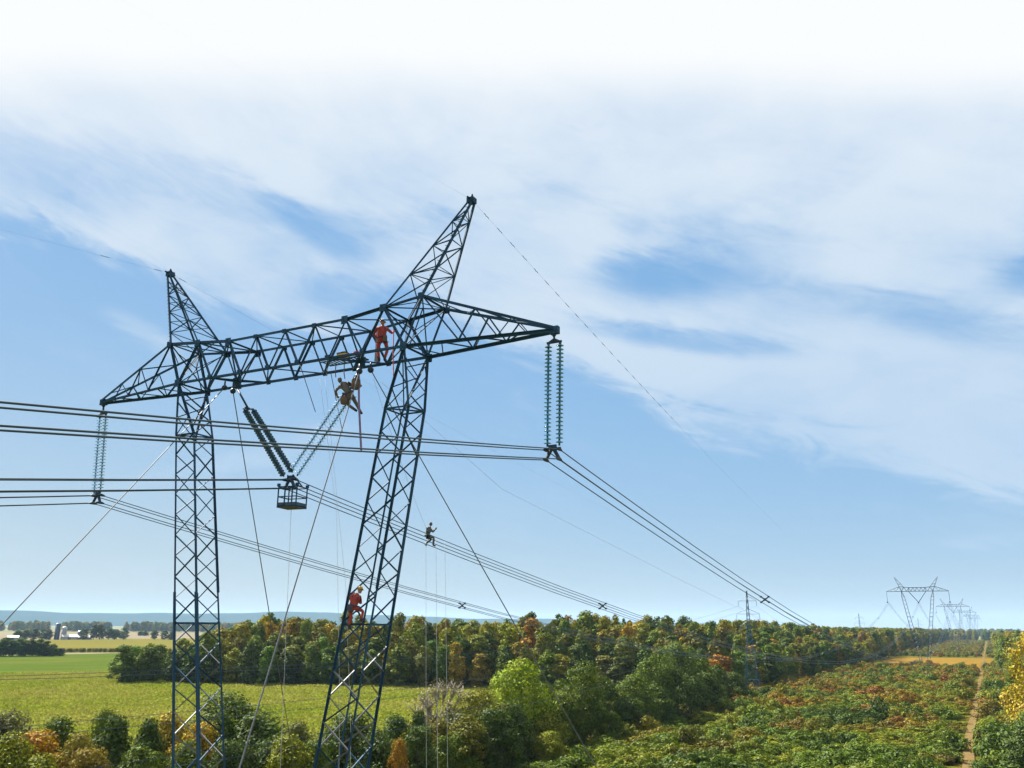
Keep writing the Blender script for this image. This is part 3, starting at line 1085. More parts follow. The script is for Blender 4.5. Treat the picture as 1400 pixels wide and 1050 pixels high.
def guy(label, a, b, r=0.022):
    root = empty('guy_wire', (a[0], a[1], a[2] + ZT))
    tag(root, label, 'guy wire', 'guy wires holding the near tower')
    d = Vector(b) - Vector(a)
    end = d * ((ZT - 0.6 + a[2]) / -d.z)
    mb = MB()
    pts = []
    for k in range(13):
        t = k / 12
        p = end * t
        p.z -= 0.35 * 4 * t * (1 - t) * 0.3
        pts.append(p)
    mb.tube(pts, r, 5)
    mb.build('cable', M['guy'], root)
    s = MB()
    s.ball((0, 0, 0), 0.13, 8, 6)
    s.tube([(0, 0, 0.02), (0, 0, 0.3)], 0.04, 5)
    s.build('socket', M['fitting'], root, True)
    f = MB()
    e = end
    f.tube([e, e - Vector((0, 0, 0.9))], 0.05, 5)
    f.box(e - Vector((0, 0, 0.7)), (0.7, 0.7, 0.5))
    f.build('ground_anchor', M['concrete'], root)


guy('guy wire slanting down to the left edge, from under the left mast head', (-4.6, 0.5, 0.0), (-7.3, -6.5, -10.33))
guy('guy wire dropping steeply beside the dark V string', (-3.55, 0, -0.40), (-9.3, 12.0, -16.18))
guy('guy wire running down behind the right mast towards the forest', (3.89, 0, -0.40), (7.55, 5.8, -10.24))
guy('guy wire passing under the insulator worker, leaning to the lower left', (3.8, -0.6, -0.6), (6.85, -7.4, -10.4))

# ------------------------------------------------------------------ second, smaller line: double-circuit lattice pylons
PYL = [(-38.1, 243.9, 30.9, 'slender grey pylon with six short arms standing before the forest edge'),
       (-57.0, 669.0, 31.0, 'slender grey pylon rising above the forest top, left of the distant tower'),
       (-46.0, 1120.0, 33.0, 'small hazy pylon seen between the legs of the large distant tower')]


def pylon_meshes():
    body, arms, strings = MB(), [], MB()

    def half(z):
        return 2.15 + (0.50 - 2.15) * min(1, z / 20.0) if z < 20 else 0.50 + (0.12 - 0.50) * (z - 20) / 11.0
    lv = [0, 5.6, 10.4, 14.2, 17.2, 19.6, 21.4, 23.2, 25.0, 26.8, 28.6, 31]

    def cor(i, z):
        du, dv = ((-1, -1), (1, -1), (1, 1), (-1, 1))[i]
        return (du * half(z), dv * half(z), z)
    for i in range(4):
        for a, b in zip(lv, lv[1:]):
            body.tube([cor(i, a), cor(i, b)], 0.036, 4, cap=False)
            j = (i + 1) % 4
            body.tube([cor(i, a), cor(j, b)], 0.036, 4, cap=False)
            body.tube([cor(j, a), cor(i, b)], 0.036, 4, cap=False)
        for z in (5.6, 14.2, 19.6):
            body.tube([cor(i, z), cor((i + 1) % 4, z)], 0.045, 4, cap=False)
    bme = body.mesh('pylon_body', M['steel'])
    for (z, L) in ((28.0, 2.7), (24.2, 3.4), (20.6, 2.5)):
        for s in (-1, 1):
            a = MB()
            for q in (-1, 1):
                a.tube([(s * half(z), q * half(z), z), (s * L, 0, z + 0.0)], 0.045, 4, cap=False)
                a.tube([(s * half(z + 1.3), q * half(z + 1.3), z + 1.4), (s * L, 0, z + 0.08)], 0.036, 4, cap=False)
            m1 = MB()
            prof = []
            for k in range(9):
                zz = z - 0.15 - k * 0.15
                prof += [(0.03, zz), (0.12, zz - 0.05), (0.03, zz - 0.10)]
            m1.lathe(prof, 6)
            m1.v = [(x + s * L, y, zz) for x, y, zz in m1.v]
            arms.append((a.mesh('pylon_arm', M['steel_far']), m1.mesh('pylon_insulator', M['shaded_disc'])))
    return bme, arms


def pylons():
    bme, arms = pylon_meshes()
    for (u, v, h, lab) in PYL:
        t = empty('pylon', (u, v, 0))
        tag(t, lab, 'pylon', 'slender pylons of the second line')
        t.scale = (1, 1, h / 31)
        link('lattice_body', bme, None, t)
        for a, i in arms:
            ao = link('crossarm', a, None, t)
            link('insulator', i, None, ao)
    # their wires: from behind the camera's left, over the three pylons
    stops = [(-40, -150, 31)] + [(u, v, h) for u, v, h, _ in PYL] + [(-40, 1560, 34)]
    names = {(-1, 0): 'upper left', (1, 0): 'upper right', (-1, 1): 'middle left', (1, 1): 'middle right', (-1, 2): 'lower left', (1, 2): 'lower right'}
    for lev, (z, L) in enumerate(((28.0, 2.7), (24.2, 3.4), (20.6, 2.5))):
        for s in (-1, 1):
            mb = MB()
            pts = []
            for (a, b) in zip(stops, stops[1:]):
                for k in range(14):
                    t = k / 14
                    zz = (z - 1.5) * (a[2] / 31 * (1 - t) + b[2] / 31 * t) - 4 * 11.5 * t * (1 - t) * ((b[1] - a[1]) / 410) ** 2
                    pts.append((a[0] + (b[0] - a[0]) * t + s * L, a[1] + (b[1] - a[1]) * t, zz))
            mb.tube(pts, 0.02, 4)
            o = mb.build('pylon_conductor', M['cable'])
            tag(o, 'thin %s wire of the slender pylons, sagging across the dark forest' % names[(s, lev)], 'power cable', 'wires of the slender pylons')


pylons()

# ------------------------------------------------------------------ trees


def crown_data(seed, h, r, nq, leaf, shape='round', base=0.18, lobes=14, density=0.85):
    """leaf-clump quads over overlapping lobes that fill a crown of height h and radius r"""
    rg = np.random.default_rng(seed)
    C, RR = [], []
    for k in range(lobes):
        t = (k + 0.5) / lobes
        zz = base + (1 - base) * t
        if shape == 'round':
            prof = math.sin(math.pi * min(1, 0.16 + 0.80 * t)) ** 0.6
        elif shape == 'cone':
            prof = (1 - t) ** 0.75 * 0.95 + 0.10
        elif shape == 'tall':
            prof = math.sin(math.pi * min(1, 0.22 + 0.70 * t)) ** 0.8 * 0.85
        else:
            prof = 0.55 + 0.45 * t if t < 0.75 else 1.0 - (t - 0.75) * 2.4
        an = k * 2.399963 + rg.uniform(-0.5, 0.5)
        lr = r * (0.20 + 0.34 * rg.random() ** 1.2) * (0.75 + 0.4 * prof)
        off = max(0.0, r * prof - lr * 0.75) * rg.uniform(0.55, 1.16)
        C.append((off * math.cos(an), off * math.sin(an), zz * h * rg.uniform(0.95, 1.03) - lr * 0.35))
        RR.append(lr)
    C = np.array(C)
    RR = np.array(RR)
    w = RR ** 2
    idx = rg.choice(lobes, nq, p=w / w.sum())
    d = rg.normal(size=(nq, 3))
    d[:, 2] += 0.35
    d /= np.linalg.norm(d, axis=1)[:, None]
    # second-level clumps: pull directions towards a few twig ends per lobe
    tw = rg.normal(size=(lobes, 9, 3))
    tw[:, :, 2] += 0.3
    tw /= np.linalg.norm(tw, axis=2)[:, :, None]
    pick = tw[idx, rg.integers(0, 9, nq)]
    d = d * 0.62 + pick * rg.uniform(0.2, 1.0, (nq, 1))
    d /= np.linalg.norm(d, axis=1)[:, None]
    rad = RR[idx] * np.where(rg.random(nq) < density, rg.uniform(0.70, 1.22, nq), rg.uniform(0.2, 0.8, nq))
    P = C[idx] + d * rad[:, None] * np.array([1, 1, 0.85])
    P[:, 2] = np.maximum(P[:, 2], 0.35)
    N = d * 1.0 + rg.normal(size=(nq, 3)) * 0.36 + np.array([0, 0, 0.15])
    N /= np.linalg.norm(N, axis=1)[:, None]
    T = np.cross(N, rg.normal(size=(nq, 3)))
    T /= np.linalg.norm(T, axis=1)[:, None]
    Bt = np.cross(N, T)
    s = leaf * rg.uniform(0.55, 1.25, (nq, 1))
    asp = rg.uniform(0.55, 0.95, (nq, 1))
    k1 = rg.uniform(0.75, 1.2, (nq, 1))
    droop = N * (-0.22) * s
    V = np.stack([P - T * s * 0.5, P + Bt * s * asp * 0.42 * k1 + droop * 0.4, P + T * s * 0.55 + droop, P - Bt * s * asp * 0.45 + droop * 0.3], 1).reshape(-1, 3)
    return V, C, RR


def quads_mesh(name, V, mat):
    n = len(V) // 4
    me = bpy.data.meshes.new(name)
    me.vertices.add(n * 4)
    me.vertices.foreach_set('co', V.astype(np.float32).ravel())
    me.loops.add(n * 4)
    me.loops.foreach_set('vertex_index', np.arange(n * 4, dtype=np.int32))
    me.polygons.add(n)
    me.polygons.foreach_set('loop_start', np.arange(0, n * 4, 4, dtype=np.int32))
    try:
        me.polygons.foreach_set('loop_total', np.full(n, 4, dtype=np.int32))
    except Exception:
        pass
    me.update(calc_edges=True)
    me.materials.append(mat)
    return me


def trunk_mesh(name, seed, h, r, C, mat, twigs=0):
    rg = random.Random(seed)
    mb = MB()
    top = h * 0.72
    pts = [(0, 0, -0.3), (0.02 * h * rg.uniform(-1, 1), 0.02 * h * rg.uniform(-1, 1), top * 0.4), (0.03 * h * rg.uniform(-1, 1), 0.03 * h * rg.uniform(-1, 1), top * 0.75), (0, 0, top)]
    mb.tube(pts, [r, r * 0.75, r * 0.5, r * 0.22], 7)
    for c in list(C)[::max(1, len(C) // (26 if twigs else 9))]:
        c = Vector(c)
        z0 = max(0.18 * h, min(top * 0.9, c.z * 0.55))
        a = Vector((0, 0, z0))
        mid = a.lerp(c, 0.5) + Vector((0, 0, -0.04 * h))
        mb.tube([a, mid, c], [r * 0.42, r * 0.28, r * 0.1], 5)
        for k in range(twigs):
            e = c + Vector((rg.uniform(-1, 1), rg.uniform(-1, 1), rg.uniform(0.1, 1.2))) * h * 0.13
            m2 = c.lerp(e, 0.5) + Vector((rg.uniform(-1, 1), rg.uniform(-1, 1), 0)) * h * 0.02
            mb.tube([mid.lerp(c, rg.uniform(0.2, 1.0)), m2, e], [r * 0.20, r * 0.15, r * 0.08], 4)
    return mb.mesh(name, mat, True)


class Species:
    pass


def species(seed, h, r, nq, leaf, shape, base, lobes=14, trunk=0.22, twigs=0, bark='bark'):
    s = Species()
    V, C, RR = crown_data(seed, h, r, nq, leaf, shape, base, lobes)
    s.h, s.r = h, r
    s.crown = quads_mesh('crown', V, M['leaf'])
    s.trunk = trunk_mesh('trunk', seed, h, trunk, C, M[bark], twigs)
    return s


def tree(sp, name, x, y, h, w, col, label, group=None, rot=0.0, cat='tree'):
    root = empty(name, (x, y, 0))
    tag(root, label, cat, group)
    root.rotation_euler = (0, 0, rot)
    root.scale = (w / (2 * sp.r), w / (2 * sp.r), h / sp.h)
    c = link('crown', sp.crown, None, root)
    c.color = (*col, 1)
    link('trunk', sp.trunk, None, root)
    return root


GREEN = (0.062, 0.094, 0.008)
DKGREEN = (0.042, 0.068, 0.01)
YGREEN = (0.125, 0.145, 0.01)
OLIVE = (0.098, 0.102, 0.012)
GOLD = (0.215, 0.165, 0.01)
ORANGE = (0.225, 0.13, 0.012)
RUST = (0.165, 0.095, 0.018)
LIME = (0.15, 0.21, 0.01)
GREYG = (0.088, 0.092, 0.038)

FOREST = [species(100 + k, 18.0, 4.6, 3400, 0.78, ('round', 'tall', 'round', 'open', 'round', 'tall')[k], 0.14, 20) for k in range(6)]
FORE = [species(200 + k, 10.0, 4.0, 9500, 0.37, ('round', 'cone', 'round', 'tall', 'open', 'round')[k], 0.06, 30, 0.16) for k in range(6)]
BIG = [species(400 + k, 16.0, 6.5, 16000, 0.44, ('round', 'tall', 'open')[k], 0.08, 30, 0.26) for k in range(3)]
BARE = species(300, 11.0, 5.0, 2600, 0.26, 'open', 0.10, 26, 0.24, 16, 'pale_bark')


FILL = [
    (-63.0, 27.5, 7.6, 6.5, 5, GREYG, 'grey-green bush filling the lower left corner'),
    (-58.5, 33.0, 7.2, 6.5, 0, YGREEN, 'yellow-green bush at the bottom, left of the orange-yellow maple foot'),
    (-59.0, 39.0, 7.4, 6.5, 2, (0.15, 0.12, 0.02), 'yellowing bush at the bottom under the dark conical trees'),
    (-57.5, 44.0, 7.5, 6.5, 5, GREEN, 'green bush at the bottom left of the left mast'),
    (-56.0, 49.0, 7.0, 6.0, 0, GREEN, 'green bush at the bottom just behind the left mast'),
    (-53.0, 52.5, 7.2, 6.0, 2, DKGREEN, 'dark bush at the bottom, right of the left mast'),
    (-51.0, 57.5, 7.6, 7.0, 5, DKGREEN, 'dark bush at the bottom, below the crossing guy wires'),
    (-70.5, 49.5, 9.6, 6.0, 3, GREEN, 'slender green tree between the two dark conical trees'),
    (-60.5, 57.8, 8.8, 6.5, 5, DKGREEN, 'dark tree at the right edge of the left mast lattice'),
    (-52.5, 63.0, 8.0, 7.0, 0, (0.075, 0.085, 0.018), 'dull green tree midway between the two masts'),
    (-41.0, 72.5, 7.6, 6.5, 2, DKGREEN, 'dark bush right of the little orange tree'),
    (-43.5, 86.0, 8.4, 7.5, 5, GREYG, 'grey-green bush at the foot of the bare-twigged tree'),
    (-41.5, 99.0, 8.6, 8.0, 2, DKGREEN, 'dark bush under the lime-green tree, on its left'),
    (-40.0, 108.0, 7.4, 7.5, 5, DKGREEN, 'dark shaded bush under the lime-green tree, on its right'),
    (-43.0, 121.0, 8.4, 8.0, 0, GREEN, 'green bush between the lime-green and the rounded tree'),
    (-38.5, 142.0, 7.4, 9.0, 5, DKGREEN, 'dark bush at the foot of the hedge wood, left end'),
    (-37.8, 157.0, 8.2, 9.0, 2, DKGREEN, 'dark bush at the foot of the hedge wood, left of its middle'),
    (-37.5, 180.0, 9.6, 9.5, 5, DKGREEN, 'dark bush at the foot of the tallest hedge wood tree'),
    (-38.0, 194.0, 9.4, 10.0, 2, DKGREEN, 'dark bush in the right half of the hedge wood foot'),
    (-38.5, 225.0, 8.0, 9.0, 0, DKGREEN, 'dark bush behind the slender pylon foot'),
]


def foreground_trees():
    rows = [  # u, v, height, width, species, colour, name, label
        (-75.0, 39.6, 9.7, 8.5, 4, GREYG, 'willow_tree', 'grey-green feathery tree at the lower left corner'),
        (-61.9, 32.2, 8.9, 6.5, 0, YGREEN, 'young_tree', 'low yellow-green tree in front of the lower left corner'),
        (-65.1, 36.4, 8.9, 9.0, 2, (0.23, 0.135, 0.018), 'maple_tree', 'orange-yellow maple at the lower left, before the crop field'),
        (-70.2, 43.0, 9.3, 7.2, 3, GREEN, 'young_tree', 'narrow green tree right behind the orange-yellow maple'),
        (-64.0, 41.3, 8.1, 5.7, 0, (0.16, 0.14, 0.02), 'young_tree', 'mottled yellow-green tree between orange maple and dark cone tree'),
        (-64.2, 45.9, 9.9, 8.8, 1, DKGREEN, 'conical_tree', 'dark conical tree rising left of the left mast'),
        (-64.1, 50.5, 9.2, 7.2, 1, DKGREEN, 'conical_tree', 'second dark conical tree, close to the left mast'),
        (-65.6, 54.9, 8.9, 7.4, 0, (0.22, 0.18, 0.022), 'maple_tree', 'golden tree just left behind the left mast foot'),
        (-60.4, 54.6, 8.5, 7.2, 2, (0.24, 0.18, 0.02), 'maple_tree', 'golden tree seen through the left mast lattice'),
        (-63.8, 62.5, 10.7, 13.4, 2, DKGREEN, 'broadleaf_tree', 'wide dark green tree right of the left mast'),
        (-57.0, 60.7, 9.3, 9.8, 5, DKGREEN, 'broadleaf_tree', 'dark tree where the guy wires cross the field edge'),
        (-47.5, 55.9, 7.4, 6.7, 0, YGREEN, 'young_tree', 'small yellow-green tree at the bottom, left of the right mast'),
        (-46.5, 59.3, 6.8, 5.7, 3, GREEN, 'young_tree', 'small green tree touching the left side of the right mast'),
        (-48.2, 68.1, 9.1, 9.8, 2, DKGREEN, 'broadleaf_tree', 'dark green tree seen through the right mast lattice'),
        (-43.2, 66.9, 7.7, 7.1, 5, DKGREEN, 'broadleaf_tree', 'dark bushy tree against the right side of the right mast'),
        (-38.7, 65.2, 6.8, 3.5, 3, ORANGE, 'young_tree', 'little orange tree right of the right mast'),
        (-45.7, 79.7, 8.8, 6.0, 1, DKGREEN, 'conical_tree', 'dark conical tree in front of the bare-twigged tree'),
        (-44.9, 94.3, 10.1, 10.5, 5, OLIVE, 'broadleaf_tree', 'olive tree between the bare-twigged tree and the lime-green tree'),
        (-44.5, 108.1, 14.2, 13.0, 0, LIME, 'poplar_tree', 'bright lime-green tree in the middle foreground'),
        (-43.6, 115.3, 10.3, 8.8, 3, GREEN, 'broadleaf_tree', 'green tree tucked against the right of the lime-green tree'),
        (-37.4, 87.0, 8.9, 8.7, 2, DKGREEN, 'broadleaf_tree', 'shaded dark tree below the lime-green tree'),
        (-38.5, 106.6, 6.7, 7.0, 0, YGREEN, 'young_tree', 'low yellow-green tree at the right foot of the lime-green tree'),
        (-41.6, 127.2, 12.9, 11.0, 5, GREEN, 'willow_tree', 'rounded green tree right of the lime-green tree'),
        (-41.0, 138.2, 9.7, 8.4, 2, DKGREEN, 'broadleaf_tree', 'dark gap-filling tree between the rounded tree and the hedge wood'),
        (-39.7, 149.4, 10.5, 11.0, 0, GREEN, 'broadleaf_tree', 'first green tree of the hedge wood beside the corridor'),
        (-41.5, 166.3, 13.2, 12.0, 5, GREEN, 'broadleaf_tree', 'second tree of the hedge wood, with a shaded foot'),
        (-43.0, 187.5, 16.2, 13.0, 3, (0.075, 0.110, 0.020), 'poplar_tree', 'tallest pale-topped tree of the hedge wood'),
        (-38.4, 170.3, 11.3, 9.6, 2, DKGREEN, 'broadleaf_tree', 'dark front tree below the tallest hedge wood tree'),
        (-42.0, 202.3, 13.0, 13.0, 0, GREEN, 'broadleaf_tree', 'broad tree near the end of the hedge wood'),
        (-41.0, 215.0, 10.7, 10.3, 5, DKGREEN, 'broadleaf_tree', 'last dark tree of the hedge wood, left of the slender pylon'),
        (-39.9, 83.3, 8.2, 7.5, 5, OLIVE, 'young_tree', 'olive bushy tree at the bottom below the bare-twigged tree'),
        (-37.5, 129.3, 5.2, 6.6, 2, GREEN, 'young_tree', 'low green tree where the hedge wood meets the scrub'),
        (-35.3, 99.8, 4.7, 5.8, 0, YGREEN, 'young_tree', 'low bright tree at the edge of the scrub, bottom centre'),
        (33.0, 172.7, 20.2, 14.0, 0, (0.235, 0.185, 0.012), 'maple_tree', 'golden tree cut by the right edge of the view'),
        (27.8, 122.8, 7.6, 7.5, 2, DKGREEN, 'broadleaf_tree', 'dark green tree at the lower right corner'),
        (30.5, 150.0, 8.8, 8.0, 5, GREEN, 'broadleaf_tree', 'green tree under the golden tree at the right edge'),
        (32.0, 215.0, 13.9, 10.0, 3, YGREEN, 'broadleaf_tree', 'yellow-green tree behind the golden tree at the right edge'),
        (31.0, 262.0, 12.9, 10.0, 2, GREEN, 'broadleaf_tree', 'green tree beside the track before the golden meadow'),
        (33.0, 318.0, 14.9, 11.0, 0, OLIVE, 'broadleaf_tree', 'olive tree beside the track, farthest before the golden meadow'),
    ]
    rg = random.Random(12)
    for (x, y, h, w, k, c, nm, lab) in rows:
        tree(FORE[k] if w < 10.5 else BIG[k % 3], nm, x, y, h, w, c, lab, None, rg.uniform(0, 6.28))
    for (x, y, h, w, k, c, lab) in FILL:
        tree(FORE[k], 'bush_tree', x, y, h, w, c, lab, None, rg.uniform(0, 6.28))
    tree(BARE, 'bare_tree', -50.9, 93.0, 11.5, 12.5, (0.135, 0.120, 0.040), 'half-bare tree of pale twigs at the field corner', None, 1.0)


foreground_trees()


FRONT = [(-240, 190), (-234, 194), (-213, 200), (-172, 218), (-136, 229), (-99, 238), (-66, 250), (-50, 272), (-47, 369), (-44, 447), (-40, 520), (-42, 548)]


def along(poly, step):
    out = []
    carry = 0.0
    for (a, b) in zip(poly, poly[1:]):
        a, b = Vector((*a, 0)), Vector((*b, 0))
        L = (b - a).length
        t = carry
        d = (b - a) / L
        nrm = Vector((-d.y, d.x, 0))       # away from the camera side
        while t < L:
            out.append((a + d * t, nrm))
            t += step
        carry = t - L
    return out


def bearing(x, y):
    return math.degrees(math.atan2(x - CAM.x, y - CAM.y)) + math.degrees(HEAD)


ORD = ('leftmost', 'second from left', 'third from left', 'fourth from left', 'fifth from left', 'sixth from left', 'seventh from left', 'eighth from left', 'ninth from left', 'tenth from left', 'eleventh from left', 'twelfth from left', 'thirteenth from left', 'fourteenth from left', 'fifteenth from left', 'sixteenth from left', 'seventeenth from left', 'eighteenth from left')


def rank_labels(items):
    """tell alike things apart by their order from left to right"""
    by = {}
    for b, o in items:
        by.setdefault(o['label'], []).append((b, o))
    for lab, L in by.items():
        if len(L) > 1:
            L.sort(key=lambda t: t[0])
            for k, (b, o) in enumerate(L):
                o['label'] = lab + ', ' + ('rightmost' if k == len(L) - 1 else ORD[min(k, len(ORD) - 1)])


def place_name(b):
    for lim, nm in ((-21.3, 'of the low wood left of the left mast'), (-18.6, 'of the forest behind the left mast'), (-14.5, 'of the forest right of the left mast'),
                    (-11.0, 'of the forest left of the right mast'), (-8.0, 'of the forest behind the right mast'), (-4.6, 'of the forest above the bare-twigged tree'),
                    (-1.2, 'of the forest left of the lime-green tree'), (2.0, 'of the forest above the lime-green tree'), (5.5, 'of the forest above the rounded green tree'),
                    (9.0, 'of the forest left above the hedge wood'), (14.0, 'of the forest above the hedge wood'), (17.5, 'of the forest around the slender pylon')):
        if b < lim:
            return nm
    return 'of the forest right of the slender pylon'


def forest():
    rg = random.Random(21)
    n_thing = 0
    planted = []
    stuff = []
    pal = [(GREEN, 'green'), (DKGREEN, 'dark green'), ((0.085, 0.118, 0.010), 'mid green'), (OLIVE, 'olive'), ((0.150, 0.145, 0.012), 'yellowing'), (GOLD, 'golden'), (ORANGE, 'orange'), (RUST, 'russet')]
    spots = []
    for row in range(9):
        for (p, nrm) in along(FRONT, 7.2 if row else 6.6):
            off = row * 6.8 + rg.uniform(-2.2, 2.2)
            x = p.x + nrm.x * off + rg.uniform(-2, 2)
            y = p.y + nrm.y * off + rg.uniform(-2, 2)
            b = bearing(x, y)
            cap = 13.0 if b < -20.0 else (13.0 + (b + 20.0) / 5.5 * 9.5 if b < -14.5 else 22.5)
            if b < -26.3:
                continue
            h = min(cap, (13.0, 16.0, 18.0, 19.6, 20.8, 21.5, 22.0, 22.0, 22.0)[row]) * rg.uniform(0.80, 1.10)
            if b < -20 and row > 4:
                continue
            spots.append((row, x, y, h, b))
    spots.sort(key=lambda s: (s[0] > 5, math.hypot(s[1] - CAM.x, s[2] - CAM.y) * (1 + 0.06 * s[0])))
    for (row, x, y, h, b) in spots:
        r = rg.random()
        warm = 0.14 + 0.12 * min(row, 4) if b > -19 else 0.05
        if r < warm:
            ci = rg.choice((4, 4, 4, 4, 4, 4, 5, 5, 3, 3, 3, 3, 3, 3, 6)) if rg.random() < 0.85 else 4
        else:
            ci = rg.choice((0, 0, 1, 1, 2, 2, 3))
        col, nm = pal[ci]
        col = tuple(c * rg.uniform(0.85, 1.18) for c in col)
        k = rg.randrange(6)
        w = rg.choice((rg.uniform(6.0, 8.5), rg.uniform(8.5, 11.0), rg.uniform(10.0, 13.5))) * (0.75 + 0.25 * h / 20)
        if n_thing < 262 and row <= 6:
            lab = '%s %s %s' % (nm, 'edge tree' if row == 0 else ('tree' if row <= 2 else 'treetop'), place_name(b))
            o = tree(FOREST[k], 'forest_tree', x, y, h, w, col, lab, 'trees of the forest behind the field', rg.uniform(0, 6.28))
            planted.append((b, o))
            n_thing += 1
        else:
            stuff.append((x, y, h, w, k, rg.uniform(0, 6.28)))
    rank_labels(planted)
    # deeper forest and the corridor's sides farther on
    for k in range(1500):
        v = rg.uniform(300, 1900)
        u = rg.uniform(-330, -50) if v < 900 else rg.uniform(-170, -48)
        if bearing(u, v) < -15.5 or (u < -50 and v < 300):
            continue
        # keep clear of rows already planted
        if v < 560 and u > -108:
            continue
        if v < 300 + (-(u + 60)) * 0.10:
            continue
        stuff.append((u, v, rg.uniform(17.5, 21.5), rg.uniform(9, 12), rg.randrange(6), rg.uniform(0, 6.28)))
    for k in range(110):
        v = 560 + k * 12
        for q in range(3):
            stuff.append((-47 - q * 8 + rg.uniform(-3, 3), v + rg.uniform(-4, 4), rg.uniform(13, 19.5), rg.uniform(8, 11), rg.randrange(6), rg.uniform(0, 6.28)))
    for k in range(150):
        v = 360 + k * 9
        for q in range(3):
            if q == 0 and rg.random() < 0.3:
                continue
            stuff.append((33 + q * 8 + rg.uniform(-3, 3), v + rg.uniform(-4, 4), rg.uniform(12, 17) + (2 if q else 0), rg.uniform(8, 11), rg.randrange(6), rg.uniform(0, 6.28)))
    return stuff


forest_rest = forest()


def scatter(name, pts, sources, kind='stuff'):
    """one object whose points carry instances of the given plants; pts: (x, y, z, sx, sz, which, turn)"""
    me = bpy.data.meshes.new(name)
    me.from_pydata([(p[0], p[1], p[2]) for p in pts], [], [])
    a = me.attributes.new('pick', 'INT', 'POINT')
    a.data.foreach_set('value', [p[5] % len(sources) for p in pts])
    a = me.attributes.new('size', 'FLOAT_VECTOR', 'POINT')
    a.data.foreach_set('vector', [c for p in pts for c in (p[3], p[3], p[4])])
    a = me.attributes.new('turn', 'FLOAT_VECTOR', 'POINT')
    a.data.foreach_set('vector', [c for p in pts for c in (0.0, 0.0, p[6])])
    o = bpy.data.objects.new(name, me)
    COL.objects.link(o)
    o['kind'] = kind
    o.color = (1, 1, 1, 0)
    ng = bpy.data.node_groups.new(name, 'GeometryNodeTree')
    ng.interface.new_socket('Geometry', in_out='INPUT', socket_type='NodeSocketGeometry')
    ng.interface.new_socket('Geometry', in_out='OUTPUT', socket_type='NodeSocketGeometry')
    gi = ng.nodes.new('NodeGroupInput')
    go = ng.nodes.new('NodeGroupOutput')
    jo = ng.nodes.new('GeometryNodeJoinGeometry')
    for s in reversed(sources):
        n = ng.nodes.new('GeometryNodeObjectInfo')
        n.transform_space = 'ORIGINAL'
        n.inputs['Object'].default_value = s
        n.inputs['As Instance'].default_value = True
        ng.links.new(n.outputs['Geometry'], jo.inputs[0])
    ip = ng.nodes.new('GeometryNodeInstanceOnPoints')
    ip.inputs['Pick Instance'].default_value = True

    def attr(nm, dt):
        n = ng.nodes.new('GeometryNodeInputNamedAttribute')
        n.data_type = dt
        n.inputs['Name'].default_value = nm
        return n.outputs['Attribute']
    e2r = ng.nodes.new('FunctionNodeEulerToRotation')
    ng.links.new(attr('turn', 'FLOAT_VECTOR'), e2r.inputs[0])
    ng.links.new(gi.outputs[0], ip.inputs['Points'])
    ng.links.new(jo.outputs[0], ip.inputs['Instance'])
    ng.links.new(attr('pick', 'INT'), ip.inputs['Instance Index'])
    ng.links.new(e2r.outputs[0], ip.inputs['Rotation'])
    ng.links.new(attr('size', 'FLOAT_VECTOR'), ip.inputs['Scale'])
    ng.links.new(ip.outputs[0], go.inputs[0])
    md = o.modifiers.new('scatter', 'NODES')
    md.node_group = ng
    return o


def crowns_by_colour():
    """a few planted trees' crowns to stand for the uncounted far wood"""
    cr = [c for c in bpy.data.objects if c.name.startswith('crown') and c.parent and c.parent.name.startswith('forest_tree')]
    return cr[::9][:26]


SRC = crowns_by_colour()
rg0 = random.Random(5)
far_wood = scatter('forest', [(x, y, 0, w / 9.2, h / 18.0, rg0.randrange(999), t) for (x, y, h, w, k, t) in forest_rest], SRC)
tag(far_wood, 'mass of mixed green and autumn trees deep in the forest', 'forest')


def standing_crop():
    """the knee-high crop of the near field: a patch of leaves laid over the whole field"""
    rg = np.random.default_rng(8)
    n = 560
    P0 = np.stack([rg.uniform(-3.3, 3.3, n), rg.uniform(-3.3, 3.3, n), rg.uniform(0.1, 1.0, n)], 1)
    N = rg.normal(size=(n, 3)) * 0.7 + np.array([0, 0, 0.7])
    N /= np.linalg.norm(N, axis=1)[:, None]
    T = np.cross(N, rg.normal(size=(n, 3)))
    T /= np.linalg.norm(T, axis=1)[:, None]
    Bt = np.cross(N, T)
    s_ = rg.uniform(0.22, 0.50, (n, 1))
    V = np.stack([P0 - T * s_, P0 + Bt * s_ * 0.35, P0 + T * s_, P0 - Bt * s_ * 0.35], 1).reshape(-1, 3)
    me = quads_mesh('crop_patch', V, crop_material())
    src = link('crop_patch', me, None, None, (-70, 60, 0.1))
    tag(src, 'patch of ripening yellow-green crop at the near field corner', 'crop', None, 'stuff')
    poly = [(-62, 40), (-62, 258), (-99, 250), (-286, 256), (-289, 233), (-327, 207), (-445, 117), (-445, -10), (-62, -60)]

    def inside(x, y):
        c = False
        for (x1, y1), (x2, y2) in zip(poly, poly[1:] + poly[:1]):
            if (y1 > y) != (y2 > y) and x < (x2 - x1) * (y - y1) / (y2 - y1) + x1:
                c = not c
        return c
    r2 = random.Random(6)
    pts = []
    x = -445.0
    while x < -62:
        y = 0.0
        while y < 262:
            if inside(x, y):
                pts.append((x, y, 0.1, 1.0, r2.uniform(0.75, 1.25), 0, r2.randrange(4) * math.pi / 2))
            y += 6.0
        x += 6.0
    tag(scatter('crop', pts, [src]), 'yellow-green ripening crop standing in the near field', 'crop')


standing_crop()


def polar(d, b):
    az = R(b) - HEAD
    return CAM.x + d * math.sin(az), CAM.y + d * math.cos(az)


